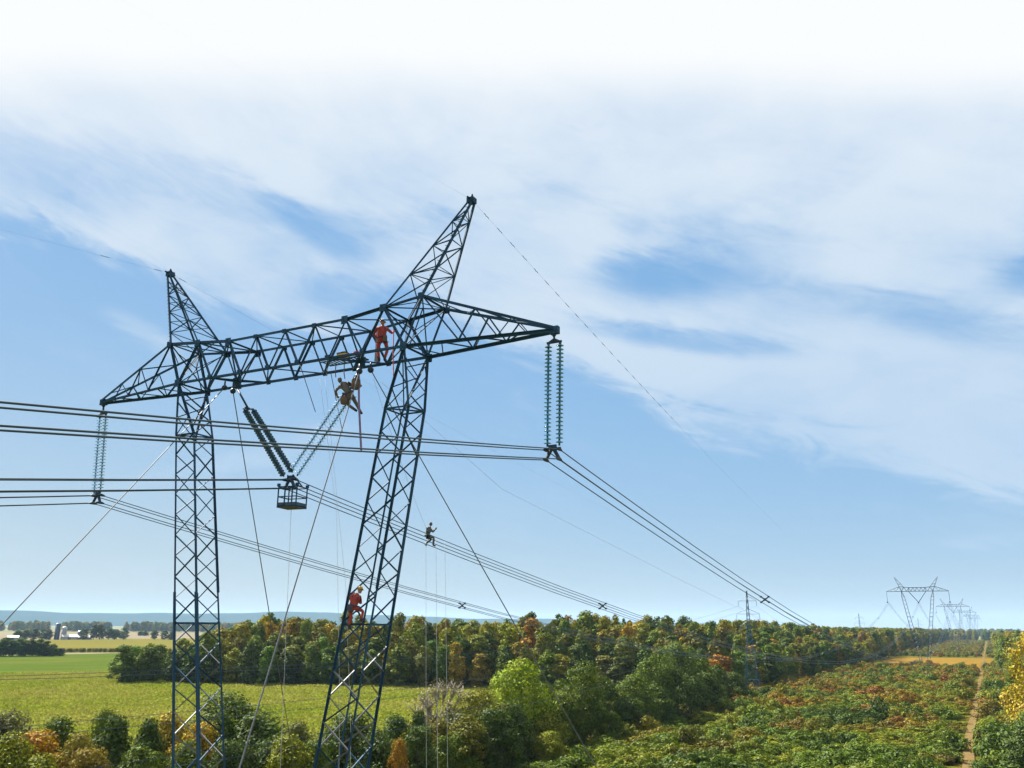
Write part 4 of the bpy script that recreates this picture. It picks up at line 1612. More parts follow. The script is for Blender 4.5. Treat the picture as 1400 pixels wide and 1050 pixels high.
def far_places():
    rg = random.Random(31)
    # clump in the left meadow
    cl = [(-523, 303, 10.3), (-516, 315, 10.3), (-513, 319, 10.3), (-511, 324, 10.6), (-508, 328, 9.4), (-506, 332, 10.9), (-503, 336, 9.8), (-500, 340, 9.6), (-497, 343, 9.2), (-494.7, 347, 7.8), (-492.8, 350, 5.0)]
    tints = ('grey-green', 'dark green', 'deep green')
    i = 0
    grove = []
    for (x, y, h) in cl:
        for q in range(2):
            gx, gy = x - q * 7 + rg.uniform(-1, 1), y - q * 4 + rg.uniform(-1, 1)
            o = tree(FOREST[rg.randrange(6)], 'grove_tree', gx, gy, h * rg.uniform(0.92, 1.05), 9.0, tuple(c * rg.uniform(0.8, 1.3) for c in DKGREEN),
                 ('front' if q == 0 else 'rear') + ' dark tree of the small grove left of the green field', 'trees of the left grove', rg.uniform(0, 6))
            grove.append((bearing(gx, gy), o))
    rank_labels(grove)
    fm = [(-1037.6, 687, 8), (-1033, 693.5, 9), (-1027, 702, 9.6), (-1022, 710, 9.6), (-1018, 715, 9.6), (-994.5, 747, 10.4), (-987.6, 756, 15), (-983.5, 761.5, 16), (-976.7, 770, 11), (-972, 775.6, 10), (-966, 783.5, 12), (-942, 812, 9), (-934, 821, 9), (-928, 827.6, 8.4)]
    byfarm = []
    for k, (x, y, h) in enumerate(fm):
        o = tree(FOREST[rg.randrange(6)], 'farm_tree', x, y, h + 3, 14.0 if h < 14 else 16.0, tuple(c * rg.uniform(0.8, 1.3) for c in DKGREEN),
             'dark tree left of the silos' if k < 5 else ('tall round tree right of the barns' if 5 < k < 8 else ('dark tree by the barns' if k in (5, 8, 9, 10) else 'low tree in the far field right of the farm')), 'trees round the farm', rg.uniform(0, 6))
        byfarm.append((bearing(x, y), o))
    rank_labels(byfarm)
    pts = []
    for k in range(420):
        b = rg.uniform(-31, -12)
        gap = 0.5 + 0.5 * math.sin(b * 1.7) + 0.3 * math.sin(b * 4.1)
        if gap < 0.12 and b < -22:
            continue
        x, y = polar(2600 + rg.uniform(-60, 120), b)
        pts.append((x, y, 0, rg.uniform(1.6, 2.4), rg.uniform(1.05, 1.45), rg.randrange(99), rg.uniform(0, 6)))
    for k in range(260):
        b = rg.uniform(-32, -14)
        x, y = polar(1700 + rg.uniform(-30, 30), b)
        if math.sin(b * 3.1) + math.sin(b * 1.3) < 0.9:
            continue
        pts.append((x, y, 0, rg.uniform(1.0, 1.5), rg.uniform(0.35, 0.6), rg.randrange(99), rg.uniform(0, 6)))
    for k in range(330):
        x, y = polar(3300 + rg.uniform(-80, 250), rg.uniform(21, 33))
        pts.append((x, y, 0, rg.uniform(1.6, 2.6), rg.uniform(1.0, 1.4), rg.randrange(99), rg.uniform(0, 6)))
    for k in range(90):
        pts.append((rg.uniform(-60, 60), 1950 + rg.uniform(0, 120), 0, rg.uniform(0.9, 1.4), rg.uniform(0.7, 1.1), rg.randrange(99), rg.uniform(0, 6)))
    darks = [s for s in SRC if s.color[0] < 0.10][:8] or SRC[:4]
    tag(scatter('distant_woodland', pts, darks), 'thin dark lines of woodland across the far plain', 'woodland')
    # hedge between the fields
    hp = []
    for k in range(70):
        t = k / 69
        hp.append((-563 + 75 * t + rg.uniform(-1, 1), 398 + 72 * t + rg.uniform(-1, 1), 0, 0.32, 0.16, rg.randrange(99), rg.uniform(0, 6)))
    tag(scatter('hedge', hp, darks), 'low dark hedge between the green field and the stubble', 'hedge')


far_places()


def lower_hedge():
    """the unkempt hedge between the crop and the tower: trees and bushes grown into one another"""
    rg = random.Random(44)
    made = []
    kinds = [(GREEN, 'green', 0), ((0.085, 0.118, 0.010), 'fresh green', 3), (DKGREEN, 'dark green', 4), (OLIVE, 'olive', 2), (GREYG, 'grey-green', 3), ((0.16, 0.15, 0.012), 'yellow-green', 5)]
    line = [(-78, 33), (-70, 47), (-64, 56), (-56, 66), (-50, 78), (-46, 90)]
    for row in range(3):
        for (p, nrm) in along(line, 4.6):
            x, y = p.x - nrm.x * (row * 5.0 - 1) + rg.uniform(-1.6, 1.6), p.y - nrm.y * (row * 5.0 - 1) + rg.uniform(-1.6, 1.6)
            c, nm, k = kinds[rg.choice((0, 0, 1, 2, 2, 3, 4, 5))]
            h = (8.3, 7.8, 7.0)[row] * rg.uniform(0.72, 1.06) * (0.9 if y > 62 else 1)
            what = ('back-row hedge tree', 'hedge tree', 'front-row hedge bush')[row]
            o = tree(FORE[rg.choice((k, rg.randrange(6)))], 'hedge_tree', x, y, h, rg.uniform(4.6, 8.0), tuple(q * rg.uniform(0.85, 1.2) for q in c),
                     '%s %s below the crop field' % (nm, what), 'trees of the hedge below the crop field', rg.uniform(0, 6.28))
            made.append((bearing(x, y), o))
    rank_labels(made)


lower_hedge()

# ------------------------------------------------------------------ corridor scrub


def shrub_mesh(seed, nq=1500, leaf=0.22):
    rg = np.random.default_rng(seed)
    V, C, RR = crown_data(seed, 2.0, 1.5, nq, leaf, ('round', 'open', 'round')[seed % 3], 0.05, 9, 0.9)
    return quads_mesh('shrub', V, M['scrub_leaf'])


SHRUBS = [shrub_mesh(500 + k) for k in range(8)]


def scrub():
    rg = random.Random(77)
    pts = []

    def ok(x, y):
        c = 19.3 + 0.3 * math.sin(y * 0.021) + 0.25 * math.sin(y * 0.057 + 1)
        if -2.1 < x - c < 1.9:
            return False
        if 512 < y + 0.16 * (-x + 34) * 0 < 740 and y > 518 + (x + 40) * 0.16:
            return False
        return True
    y = 92.0
    while y < 530:
        step = 2.7 + (y - 92) / 438 * 1.4
        x = -47.0
        while x < 33:
            px, py = x + rg.uniform(-1, 1), y + rg.uniform(-1, 1)
            if y < 225 and px < -38 + rg.uniform(-1, 2):
                x += step
                continue
            if ok(px, py) and rg.random() < 0.84:
                side = 1.15 if px > 22 else 1.0
                big = rg.random()
                th = 0.5 + 0.5 * math.sin(px * 0.19 + 1.3 * math.sin(py * 0.043)) * math.sin(py * 0.071 + 0.8 * math.sin(px * 0.11))
                if th < 0.22 and rg.random() < 0.35:
                    x += step
                    continue
                sx = rg.uniform(1.1, 2.3) * (1.25 if big > 0.9 else 1) * side
                sz = rg.uniform(0.6, 1.45) * (1.35 if big > 0.9 else 1) * side
                sz *= 0.6 + 0.85 * th
                if abs(px - 19.3 - 0.3 * math.sin(py * 0.021) - 0.25 * math.sin(py * 0.057 + 1)) < 0.05 + 1.22 * sx:
                    x += step
                    continue
                pts.append((px, py, 0, sx, sz, rg.randrange(8), rg.uniform(0, 6.28)))
            x += step
        y += step * 0.92
    # corridor beyond the meadow
    for k in range(2600):
        px, py = rg.uniform(-46, 32), rg.uniform(742, 1780)
        if abs(px - 19.3) < 3.2:
            continue
        pts.append((px, py, 0, rg.uniform(1.0, 1.9), rg.uniform(0.9, 1.8), rg.randrange(8), rg.uniform(0, 6.28)))
    vis = [p for p in pts if p[1] > 118 and -8 < bearing(p[0], p[1]) < 31.5]
    vis.sort(key=lambda p: math.hypot(p[0] - CAM.x, p[1] - CAM.y) / (p[3] + p[4]))
    near = set(id(p) for p in vis[:298])
    first = {}
    named = []
    for p in vis[:298]:
        o = bpy.data.objects.new('shrub', SHRUBS[p[5]])
        COL.objects.link(o)
        o.location = (p[0], p[1], p[2])
        o.scale = (p[3], p[3], p[4])
        o.rotation_euler = (0, 0, p[6])
        where = 'right of the track' if p[0] > 19.3 else ('left of the track' if p[0] > 0 else ('in mid corridor' if p[0] > -22 else 'by the hedge wood'))
        size = 'tall' if p[4] > 1.45 else ('low' if p[4] < 0.85 else 'middling')
        deep = next(n_ for l_, n_ in ((128, 'at the bottom'), (138, 'just above the bottom'), (150, 'a little up'), (168, 'a good bit up'), (195, 'farther up'), (9999, 'far up')) if p[1] < l_)
        tag(o, '%s shrub %s, %s' % (size, where, deep), 'shrub', 'shrubs of the power line corridor')
        named.append((bearing(p[0], p[1]), o))
        first.setdefault(p[5], o)
    rank_labels(named)
    src = [first[k] for k in sorted(first)]
    rest = [p for p in pts if id(p) not in near]
    tag(scatter('scrub', rest, src), 'green, yellow and rust coloured scrub covering the corridor', 'scrub')


scrub()

# ------------------------------------------------------------------ farm


def farm():
    def silo(x, y, h, r, mat, dome, lab):
        t = empty('silo', (x, y, 0))
        tag(t, lab, 'silo', 'silos of the farm')
        b = MB()
        b.lathe([(r, 0), (r, h)] + [(r * 0.97, h)], 18)
        for k in range(int(h / 1.6)):
            z = 0.8 + k * 1.6
            b.lathe([(r + 0.02, z), (r + 0.12, z + 0.1), (r + 0.02, z + 0.2)], 18)
        b.build('shell', mat, t, True)
        d = MB()
        d.lathe([(r * 1.01 * math.cos(a), h + r * dome * math.sin(a)) for a in [math.pi / 2 * k / 6 for k in range(7)]], 18)
        d.build('roof', M['barn_roof'] if dome > 0.5 else mat, t, True)
        c = MB()
        c.box((r + 0.4, -0.4, h * 0.5), (0.8, 0.8, h))
        c.build('chute', mat, t)

    silo(-1017.1, 725.2, 19.0, 3.2, M['silo_blue'], 0.35, 'tall dark blue silo at the farm, left one of the pair')
    silo(-1012.9, 731.5, 13.2, 3.3, M['concrete'], 0.95, 'pale domed concrete silo right of the dark one')
    silo(-1006.0, 749.0, 9.0, 2.8, M['silo_blue'], 0.8, 'short dark silo between the two white barns')

    def barn(x, y, L, W, hw, hr, rot, lab):
        t = empty('barn', (x, y, 0))
        t.rotation_euler = (0, 0, R(rot))
        tag(t, lab, 'barn', 'barns of the farm')
        w = MB()
        w.box((0, 0, hw / 2), (L, W, hw))
        w.add([(-L / 2, -W / 2, hw), (-L / 2, W / 2, hw), (-L / 2, 0, hr - 0.1), (L / 2, -W / 2, hw), (L / 2, W / 2, hw), (L / 2, 0, hr - 0.1)], [(0, 2, 1), (3, 4, 5)])
        w.build('wall', M['barn_wall'], t)
        r = MB()
        for s in (-1, 1):
            e = 0.5
            r.add([(-L / 2 - e, s * (W / 2 + e), hw - 0.1), (L / 2 + e, s * (W / 2 + e), hw - 0.1), (L / 2 + e, 0, hr), (-L / 2 - e, 0, hr), (-L / 2 - e, s * (W / 2 + e), hw + 0.1), (L / 2 + e, s * (W / 2 + e), hw + 0.1), (L / 2 + e, 0, hr + 0.2), (-L / 2 - e, 0, hr + 0.2)],
                  [(0, 1, 2, 3), (7, 6, 5, 4), (0, 4, 5, 1), (1, 5, 6, 2), (3, 2, 6, 7), (0, 3, 7, 4)])
        r.build('roof', M['barn_roof'], t)
        d = MB()
        d.box((0, -W / 2 - 0.04, hw * 0.4), (3.2, 0.08, hw * 0.8))
        d.build('door', M['silo_blue'], t)

    barn(-1005.0, 734.0, 18, 10, 3.4, 6.0, 54, 'white-roofed barn right of the silos')
    barn(-998.5, 749.5, 19, 9, 2.6, 4.8, 54, 'low white-roofed barn farther right at the farm')
    barn(-1030.0, 676.0, 12, 8, 3.0, 5.0, 54, 'white-roofed shed at the far left among trees')


farm()

# ------------------------------------------------------------------ people


def body_mesh(J, radii, chains, mats_by_joint):
    """one skinned body from joint positions; J: name -> (x, y, z)"""
    names = list(J)
    idx = {n: i for i, n in enumerate(names)}
    me = bpy.data.meshes.new('body_tmp')
    edges = [(idx[a], idx[b]) for c in chains for a, b in zip(c, c[1:])]
    me.from_pydata([J[n] for n in names], edges, [])
    o = bpy.data.objects.new('body_tmp', me)
    COL.objects.link(o)
    sk = o.modifiers.new('skin', 'SKIN')
    sk.use_smooth_shade = True
    for n in names:
        d = me.skin_vertices[0].data[idx[n]]
        r = radii[n]
        d.radius = (r, r) if not isinstance(r, tuple) else r
        d.use_root = (n == 'pelvis')
    sb = o.modifiers.new('sub', 'SUBSURF')
    sb.levels = 1
    sb.render_levels = 1
    dg = bpy.context.evaluated_depsgraph_get()
    ev = o.evaluated_get(dg)
    new = bpy.data.meshes.new_from_object(ev, depsgraph=dg)
    bpy.data.objects.remove(o)
    bpy.data.meshes.remove(me)
    return new


RAD = {'pelvis': 0.150, 'waist': 0.135, 'chest': 0.165, 'neckb': 0.085, 'neck': 0.062}


def person(label, loc, J, suit, helmet, hood=None, scale=1.0, face=(0.3, 1, 0), belt=True, pack=None):
    """J holds: pelvis waist chest neckb neck head; shoulder elbow wrist hand hip knee ankle toe with _l/_r. Local X to the right, Y away, Z up."""
    root = empty('person', loc)
    root.rotation_euler = (0, 0, HEAD + 0.02)
    root.scale = (scale,) * 3
    tag(root, label, 'person')
    J = {k: Vector(v) for k, v in J.items()}
    K = {k: tuple(v) for k, v in J.items() if k not in ('head', 'hand_l', 'hand_r')}
    rad = {}
    for k in K:
        b = k.split('_')[0]
        rad[k] = RAD.get(b) or {'shoulder': 0.085, 'elbow': 0.060, 'wrist': 0.044, 'hip': 0.105, 'knee': 0.072, 'ankle': 0.060, 'toe': 0.050}[b]
    chains = [('pelvis', 'waist', 'chest', 'neckb', 'neck')]
    for s in ('l', 'r'):
        chains.append(('chest', 'shoulder_' + s, 'elbow_' + s, 'wrist_' + s))
        chains.append(('pelvis', 'hip_' + s, 'knee_' + s, 'ankle_' + s, 'toe_' + s))
    me = body_mesh(K, rad, chains, None)
    # hands: palm, four fingers of different length and a thumb
    mb = MB()
    for s in ('l', 'r'):
        w, h = J['wrist_' + s], J['hand_' + s]
        d = (h - w).normalized()
        side = d.cross(Vector((0, 1, 0.3))).normalized()
        pal = side.cross(d).normalized()
        mb.tube([w - d * 0.02, w + d * 0.045, w + d * 0.085], [0.038, 0.046, 0.040], 8, 1)
        for k, (o_, L) in enumerate(((-0.033, 0.072), (-0.011, 0.085), (0.011, 0.080), (0.032, 0.062))):
            b = w + d * 0.075 + side * o_
            mb.tube([b, b + d * L * 0.45 + pal * 0.008, b + d * L * 0.72 + pal * 0.030, b + d * L * 0.78 + pal * 0.055], [0.0125, 0.0115, 0.0105, 0.008], 6, 1)
        b = w + d * 0.03 - side * 0.036
        mb.tube([b, b + d * 0.035 - side * 0.022 + pal * 0.012, b + d * 0.062 - side * 0.018 + pal * 0.036], [0.015, 0.013, 0.010], 6, 1)
    # head
    hc = J['head']
    f = Vector(face).normalized()
    up = Vector((0, 0, 1))
    lat = f.cross(up).normalized()
    up2 = lat.cross(f)
    hm = 3 if hood else 2
    V0 = len(mb.v)
    mb.ball((0, 0, 0), 0.105, 14, 10, (0.78, 0.92, 1.16), hm)
    mb.ball((0, 0.098, -0.012), 0.022, 6, 4, (0.7, 1.0, 1.2), 2)
    for sx in (-1, 1):
        mb.ball((sx * 0.033, 0.083, 0.012), 0.013, 6, 4, (1, 0.7, 0.7), 4)
        mb.ball((sx * 0.083, 0.0, -0.01), 0.026, 6, 4, (0.4, 0.8, 1.3), hm)
    mb.ball((0, 0.084, -0.055), 0.018, 6, 4, (1.3, 0.6, 0.35), 4)
    mb.ball((0, 0.060, -0.088), 0.034, 6, 4, (1, 0.8, 0.7), 2 if not hood else hm)
    for i in range(V0, len(mb.v)):
        x, y, z = mb.v[i]
        mb.v[i] = tuple(hc + lat * x + f * y + up2 * z)
    mats = [suit, M['glove'], M['skin'], hood or M['skin'], M['boot']]
    extra = mb.mesh('extra', None, True)
    bm = bmesh.new()
    bm.from_mesh(me)
    nb = len(bm.faces)
    bm.from_mesh(extra)
    bm.faces.ensure_lookup_table()
    ank = [(J['ankle_' + s], J['toe_' + s]) for s in ('l', 'r')]
    for i, fc in enumerate(bm.faces):
        fc.smooth = True
        if i >= nb:
            fc.material_index = mb.mi[i - nb]
        else:
            c = fc.calc_center_median()
            fc.material_index = 4 if any((c - t).length < 0.115 or (c - a).length < 0.09 for a, t in ank) else (2 if (c - J['neck']).length < 0.06 else 0)
    out = bpy.data.meshes.new('person_body')
    bm.to_mesh(out)
    bm.free()
    bpy.data.meshes.remove(extra)
    bpy.data.meshes.remove(me)
    for m_ in mats:
        out.materials.append(m_)
    link('body', out, None, root)
    if helmet is not None:
        hl = MB()
        prof = [(0.116 * math.cos(a), 0.118 * math.sin(a)) for a in [math.pi / 2 * k / 6 for k in range(7)]]
        hl.lathe([(0.140, -0.012), (0.138, -0.004), (0.118, 0.0)] + prof, 16)
        hl.box((0, 0.13, -0.006), (0.12, 0.07, 0.012))
        hl.box((0, 0, 0.118), (0.02, 0.17, 0.012))
        hl.v = [tuple(hc + lat * x + f * y + up2 * (z + 0.045)) for x, y, z in hl.v]
        hl.build('helmet', helmet, root, True)
    if belt:
        b = MB()
        pv, wa, ch = J['pelvis'], J['waist'], J['chest']
        d = (wa - pv).normalized()
        n = 14
        ring = []
        s1 = d.cross(Vector((0, 1, 0.1))).normalized()
        s2 = d.cross(s1)
        for k in range(n + 1):
            an = 2 * math.pi * k / n
            ring.append(pv + d * 0.05 + (s1 * math.cos(an) * 1.08 + s2 * math.sin(an)) * 0.160)
        b.tube(ring, 0.032, 5)
        for s in ('l', 'r'):
            hp, kn = J['hip_' + s], J['knee_' + s]
            dd = (kn - hp).normalized()
            t1 = dd.cross(Vector((0.2, 1, 0))).normalized()
            t2 = dd.cross(t1)
            b.tube([hp + dd * 0.10 + (t1 * math.cos(2 * math.pi * k / 10) + t2 * math.sin(2 * math.pi * k / 10)) * 0.118 for k in range(11)], 0.020, 4)
            b.tube([pv + d * 0.05 + (hp - pv) * 0.6, ch.lerp(J['shoulder_' + s], 0.7) + Vector((0, -0.13, 0.02)), J['neckb'] + (J['shoulder_' + s] - J['neckb']) * 0.4 + Vector((0, 0, 0.06))], 0.020, 4)
        b.build('harness', M['webbing'], root)
    if pack:
        p = MB()
        c, dim, mt = pack
        p.box(c, dim)
        p.box((c[0], c[1], c[2] + dim[2] * 0.5 + 0.02), (dim[0] * 0.9, dim[1] * 0.9, 0.04))
        p.build('tool_pouch', mt, root)
    return root


def P(u, v, z):
    return (u, v, z + ZT)


# standing on the beam, seen from behind, right arm out to the strut beside him
person('worker in an orange-red suit and white helmet standing inside the crossbeam', P(3.98, 0.55, 0.10),
       dict(pelvis=(0, 0, 0.98), waist=(-0.02, 0.02, 1.14), chest=(-0.03, 0.04, 1.36), neckb=(-0.03, 0.05, 1.52), neck=(-0.03, 0.06, 1.60), head=(-0.03, 0.09, 1.72),
            shoulder_l=(-0.22, 0.03, 1.44), elbow_l=(-0.40, 0.10, 1.22), wrist_l=(-0.26, 0.28, 1.10), hand_l=(-0.14, 0.36, 1.10),
            shoulder_r=(0.17, 0.05, 1.44), elbow_r=(0.38, 0.12, 1.26), wrist_r=(0.40, 0.30, 1.40), hand_r=(0.44, 0.40, 1.44),
            hip_l=(-0.11, 0, 0.92), knee_l=(-0.17, 0.08, 0.50), ankle_l=(-0.09, 0.02, 0.09), toe_l=(-0.10, 0.18, 0.04),
            hip_r=(0.12, 0, 0.92), knee_r=(0.22, 0.10, 0.52), ankle_r=(0.12, 0.03, 0.09), toe_r=(0.16, 0.18, 0.04)),
       M['orange_suit'], M['white_helmet'], scale=0.99, face=(0.6, 0.8, -0.1), pack=((0.14, -0.16, 0.92), (0.16, 0.12, 0.20), M['bag']))

# working at the top of the bright string, body slanting, legs trailing right
person('worker in a tan suit hanging at the top of the bright insulator string', P(3.08, -0.35, -1.42),
       dict(pelvis=(0.08, 0, 0.02), waist=(-0.02, 0.0, 0.17), chest=(-0.14, 0.02, 0.36), neckb=(-0.23, 0.03, 0.48), neck=(-0.28, 0.04, 0.54), head=(-0.36, 0.07, 0.63),
            shoulder_l=(-0.32, 0.0, 0.36), elbow_l=(-0.50, 0.06, 0.16), wrist_l=(-0.46, 0.24, 0.00), hand_l=(-0.40, 0.32, -0.06),
            shoulder_r=(-0.02, 0.05, 0.47), elbow_r=(0.20, 0.06, 0.42), wrist_r=(0.40, 0.12, 0.40), hand_r=(0.50, 0.14, 0.42),
            hip_l=(0.02, -0.02, -0.08), knee_l=(0.02, 0.16, -0.38), ankle_l=(0.30, 0.10, -0.58), toe_l=(0.40, 0.16, -0.64),
            hip_r=(0.18, 0.02, -0.05), knee_r=(0.36, 0.12, -0.36), ankle_r=(0.54, 0.02, -0.68), toe_r=(0.62, 0.06, -0.78)),
       M['tan_suit'], None, hood=M['dark_hood'], scale=1.0, face=(-0.5, 0.6, -0.5))

# sitting on the middle bundle
person('worker in a grey suit sitting on the middle cable bundle', P(0.16, 10.35, -6.02),
       dict(pelvis=(-0.05, 0, 0.10), waist=(-0.04, 0.02, 0.26), chest=(0.02, 0.03, 0.48), neckb=(0.06, 0.03, 0.64), neck=(0.08, 0.04, 0.71), head=(0.11, 0.06, 0.83),
            shoulder_l=(-0.10, -0.12, 0.57), elbow_l=(-0.02, -0.18, 0.33), wrist_l=(0.22, -0.12, 0.40), hand_l=(0.32, -0.06, 0.45),
            shoulder_r=(0.10, 0.20, 0.57), elbow_r=(0.24, 0.22, 0.36), wrist_r=(0.38, 0.12, 0.52), hand_r=(0.44, 0.06, 0.60),
            hip_l=(-0.06, -0.11, 0.06), knee_l=(0.34, -0.12, 0.02), ankle_l=(0.30, -0.10, -0.42), toe_l=(0.46, -0.10, -0.46),
            hip_r=(-0.06, 0.11, 0.06), knee_r=(0.18, 0.16, -0.06), ankle_r=(-0.20, 0.14, -0.34), toe_r=(-0.08, 0.14, -0.44)),
       M['grey_suit'], None, hood=M['grey_suit'], scale=0.86, face=(0.9, 0.3, -0.1))

# climbing the right mast
person('worker in an orange-red suit and yellow helmet climbing the right mast', P(4.20, -0.80, -10.32),
       dict(pelvis=(0.06, 0, 0.72), waist=(0.08, 0.02, 0.87), chest=(0.13, 0.04, 1.07), neckb=(0.19, 0.05, 1.21), neck=(0.22, 0.06, 1.27), head=(0.28, 0.09, 1.37),
            shoulder_l=(-0.03, 0.10, 1.16), elbow_l=(-0.12, 0.30, 1.02), wrist_l=(-0.04, 0.44, 1.22), hand_l=(-0.02, 0.48, 1.32),
            shoulder_r=(0.30, 0.0, 1.10), elbow_r=(0.34, 0.10, 0.86), wrist_r=(0.22, 0.28, 0.98), hand_r=(0.16, 0.36, 1.02),
            hip_l=(-0.04, 0, 0.66), knee_l=(-0.02, 0.12, 0.36), ankle_l=(-0.08, 0.08, 0.02), toe_l=(-0.02, 0.20, -0.04),
            hip_r=(0.16, 0.02, 0.68), knee_r=(0.44, 0.20, 0.58), ankle_r=(0.36, 0.14, 0.24), toe_r=(0.44, 0.24, 0.18)),
       M['orange_suit'], M['yellow_helmet'], scale=0.93, face=(0.5, 0.8, -0.2), pack=((-0.04, -0.14, 0.68), (0.20, 0.14, 0.20), M['webbing']))

# ------------------------------------------------------------------ rigging, basket and gear


def rope(name, label, pts, r, mat, group=None, cat='rope', sag=0.0):
    mb = MB()
    out = []
    for (a, b) in zip(pts, pts[1:]):
        a, b = Vector(a), Vector(b)
        for k in range(10):
            t = k / 10
            p = a.lerp(b, t)
            p.z -= sag * 4 * t * (1 - t)
            out.append(p)
    out.append(Vector(pts[-1]))
    o0 = out[0]
    mb.tube([p - o0 for p in out], r, 5)
    o = mb.build(name, mat, None, True, (o0.x, o0.y, o0.z + ZT))
    return tag(o, label, cat, group)


def gear():
    # inspection cage hung below the middle clamp
    t = empty('work_cage', P(0.30, 0.0, -5.74))
    t.rotation_euler = (0, 0, R(8))
    tag(t, 'open steel work cage hanging under the point of the V', 'work cage')
    w, d, h = 0.43, 0.37, 0.86
    fl = MB()
    fl.box((0, 0, 0), (2 * w, 2 * d, 0.04))
    fl.build('floor', M['rust_plate'], t)
    for sx in (-1, 1):
        for sy in (-1, 1):
            p = MB()
            p.tube([(sx * w, sy * d, -0.02), (sx * w, sy * d, h)], 0.028, 6)
            p.box((sx * w, sy * d, h + 0.03), (0.10, 0.10, 0.12))
            p.build('post', M['steel'], t)
    for z in (0.06, 0.42, h - 0.04):
        for k in range(4):
            c = [(-w, -d), (w, -d), (w, d), (-w, d)]
            a, b = c[k], c[(k + 1) % 4]
            p = MB()
            p.tube([(*a, z), (*b, z)], 0.024 if z != 0.06 else 0.032, 6)
            p.build('rail', M['steel'], t)
    for k in range(4):
        c = [(-w, -d), (w, -d), (w, d), (-w, d)]
        a, b = c[k], c[(k + 1) % 4]
        p = MB()
        p.box(((a[0] + b[0]) / 2, (a[1] + b[1]) / 2, 0.13), (abs(a[0] - b[0]) + 0.02, abs(a[1] - b[1]) + 0.02, 0.11))
        p.build('toe_board', M['steel_far'], t)
    for sx in (-0.12, 0.22):
        p = MB()
        p.tube([(sx, -d, 0.04), (sx, -d, h)], 0.03, 6)
        p.build('bar', M['steel'], t)
    for sx in (-1, 1):
        p = MB()
        p.tube([(sx * w, 0, h - 0.02), (sx * 0.30, 0, h + 0.12), (-0.18 + sx * 0.12, 0, h + 0.50)], 0.03, 6)
        p.build('hanger', M['fitting'], t)
    # hanging ropes
    G_ = 'thin hand lines hanging from the tower'
    rope('tow_rope', 'thin line hanging from the crossbeam, left of the bright string', [(1.21, 0.1, -0.4), (2.52, 0.1, -6.0), (3.2, 0.1, -13.0), (3.6, 0.1, -20)], 0.006, M['rope'], G_)
    rope('tow_rope', 'second thin line hanging from the crossbeam beside it', [(1.41, 0.2, -0.4), (3.09, 0.2, -8.8), (3.7, 0.2, -14.0), (4.0, 0.2, -20)], 0.006, M['rope'], G_)
    rope('tackle_rope', 'dark tackle rope from the beam to the bright string', [(0.80, -0.7, 0.05), (1.62, -0.5, -2.0)], 0.016, M['webbing'], None)
    rope('tackle_rope', 'dark tackle rope crossing behind the bright string', [(1.35, 0.6, 0.0), (2.25, 0.5, -2.7)], 0.016, M['webbing'], None)
    rope('control_rope', 'pale line hanging straight down from the work cage', [(0.28, 0, -5.75), (0.55, 0, -12.0), (0.75, 0, -17.0), (0.9, 0, -24)], 0.008, M['rope'])
    for k, (du, tx) in enumerate(((0.0, 'left'), (0.28, 'middle'), (0.5, 'right'))):
        rope('hand_line', '%s line hanging below the worker on the cables' % tx, [(0.05 + du, 10.3 + k * 0.5, -6.1), (0.25 + du, 10.5 + k * 0.55, -14.0), (0.5 + du, 10.8 + k * 0.55, -24.0)], 0.008, M['rope'], 'lines below the worker on the cables')
    rope('safety_line', 'thin line slanting from the tower head to the worker on the cables', [(3.9, 0.2, -0.7), (0.2, 10.2, -5.7)], 0.006, M['rope'], None, sag=0.25)
    rope('tag_line', 'thin line slanting right from the crossbeam past the right mast', [(4.1, 0.4, -0.8), (5.6, 8.0, -4.2), (7.6, 30.0, -7.5), (9, 60, -11)], 0.006, M['rope'])
    rope('red_rope', 'red rope end dangling from the crossbeam by the right mast', [(4.85, 0.1, 1.2), (4.88, 0.1, 0.2), (4.95, 0.1, -0.75)], 0.022, M['red_rope'])
    # sling that passes the insulator worker
    s = MB()
    pts = [Vector((3.50, -0.3, -0.20)), Vector((3.56, -0.3, -1.0)), Vector((3.62, -0.3, -1.8)), Vector((3.74, -0.3, -2.8)), Vector((3.86, -0.3, -3.75))]
    for a, b in zip(pts, pts[1:]):
        V = []
        for p in (a, b):
            V += [p + Vector((-0.045, 0, 0)), p + Vector((0.045, 0, 0)), p + Vector((0.045, 0.02, 0)), p + Vector((-0.045, 0.02, 0))]
        s.add([v_ + Vector((0, 0, ZT)) for v_ in V], [(0, 1, 5, 4), (1, 2, 6, 5), (2, 3, 7, 6), (3, 0, 4, 7)])
    tag(s.build('lifting_sling', M['purple_web']), 'violet webbing sling hanging past the worker at the insulator', 'sling')
    # bags by that worker
    def bag(label, c, r, mat):
        b = MB()
        b.lathe([(0.0, -r * 1.1), (r * 0.7, -r * 1.08), (r, -r * 0.7), (r * 1.02, 0.2 * r), (r * 0.92, r * 0.9), (r * 0.95, r), (r * 0.80, r * 0.92), (0, r * 0.7)], 12)
        root = empty('tool_bag', P(*c))
        tag(root, label, 'tool bag')
        b.build('bucket', mat, root, True)
        h = MB()
        h.tube([(-r * 0.9, 0, r * 0.9), (-r * 0.5, 0, r * 1.9), (r * 0.5, 0, r * 1.9), (r * 0.9, 0, r * 0.9)], 0.02, 5)
        h.build('handle', M['webbing'], root)
    bag('brown tool bag held up by the worker at the insulator', (3.42, -0.30, -1.02), 0.19, M['bag'])
    bag('round brown bag hanging under the worker at the insulator', (2.98, -0.42, -1.66), 0.15, M['bag'])
    # platform laid across the lower chords
    pf = empty('work_platform', P(2.55, 0.0, 0.10))
    tag(pf, 'ladder-like work platform lying across the lower beam chords', 'platform')
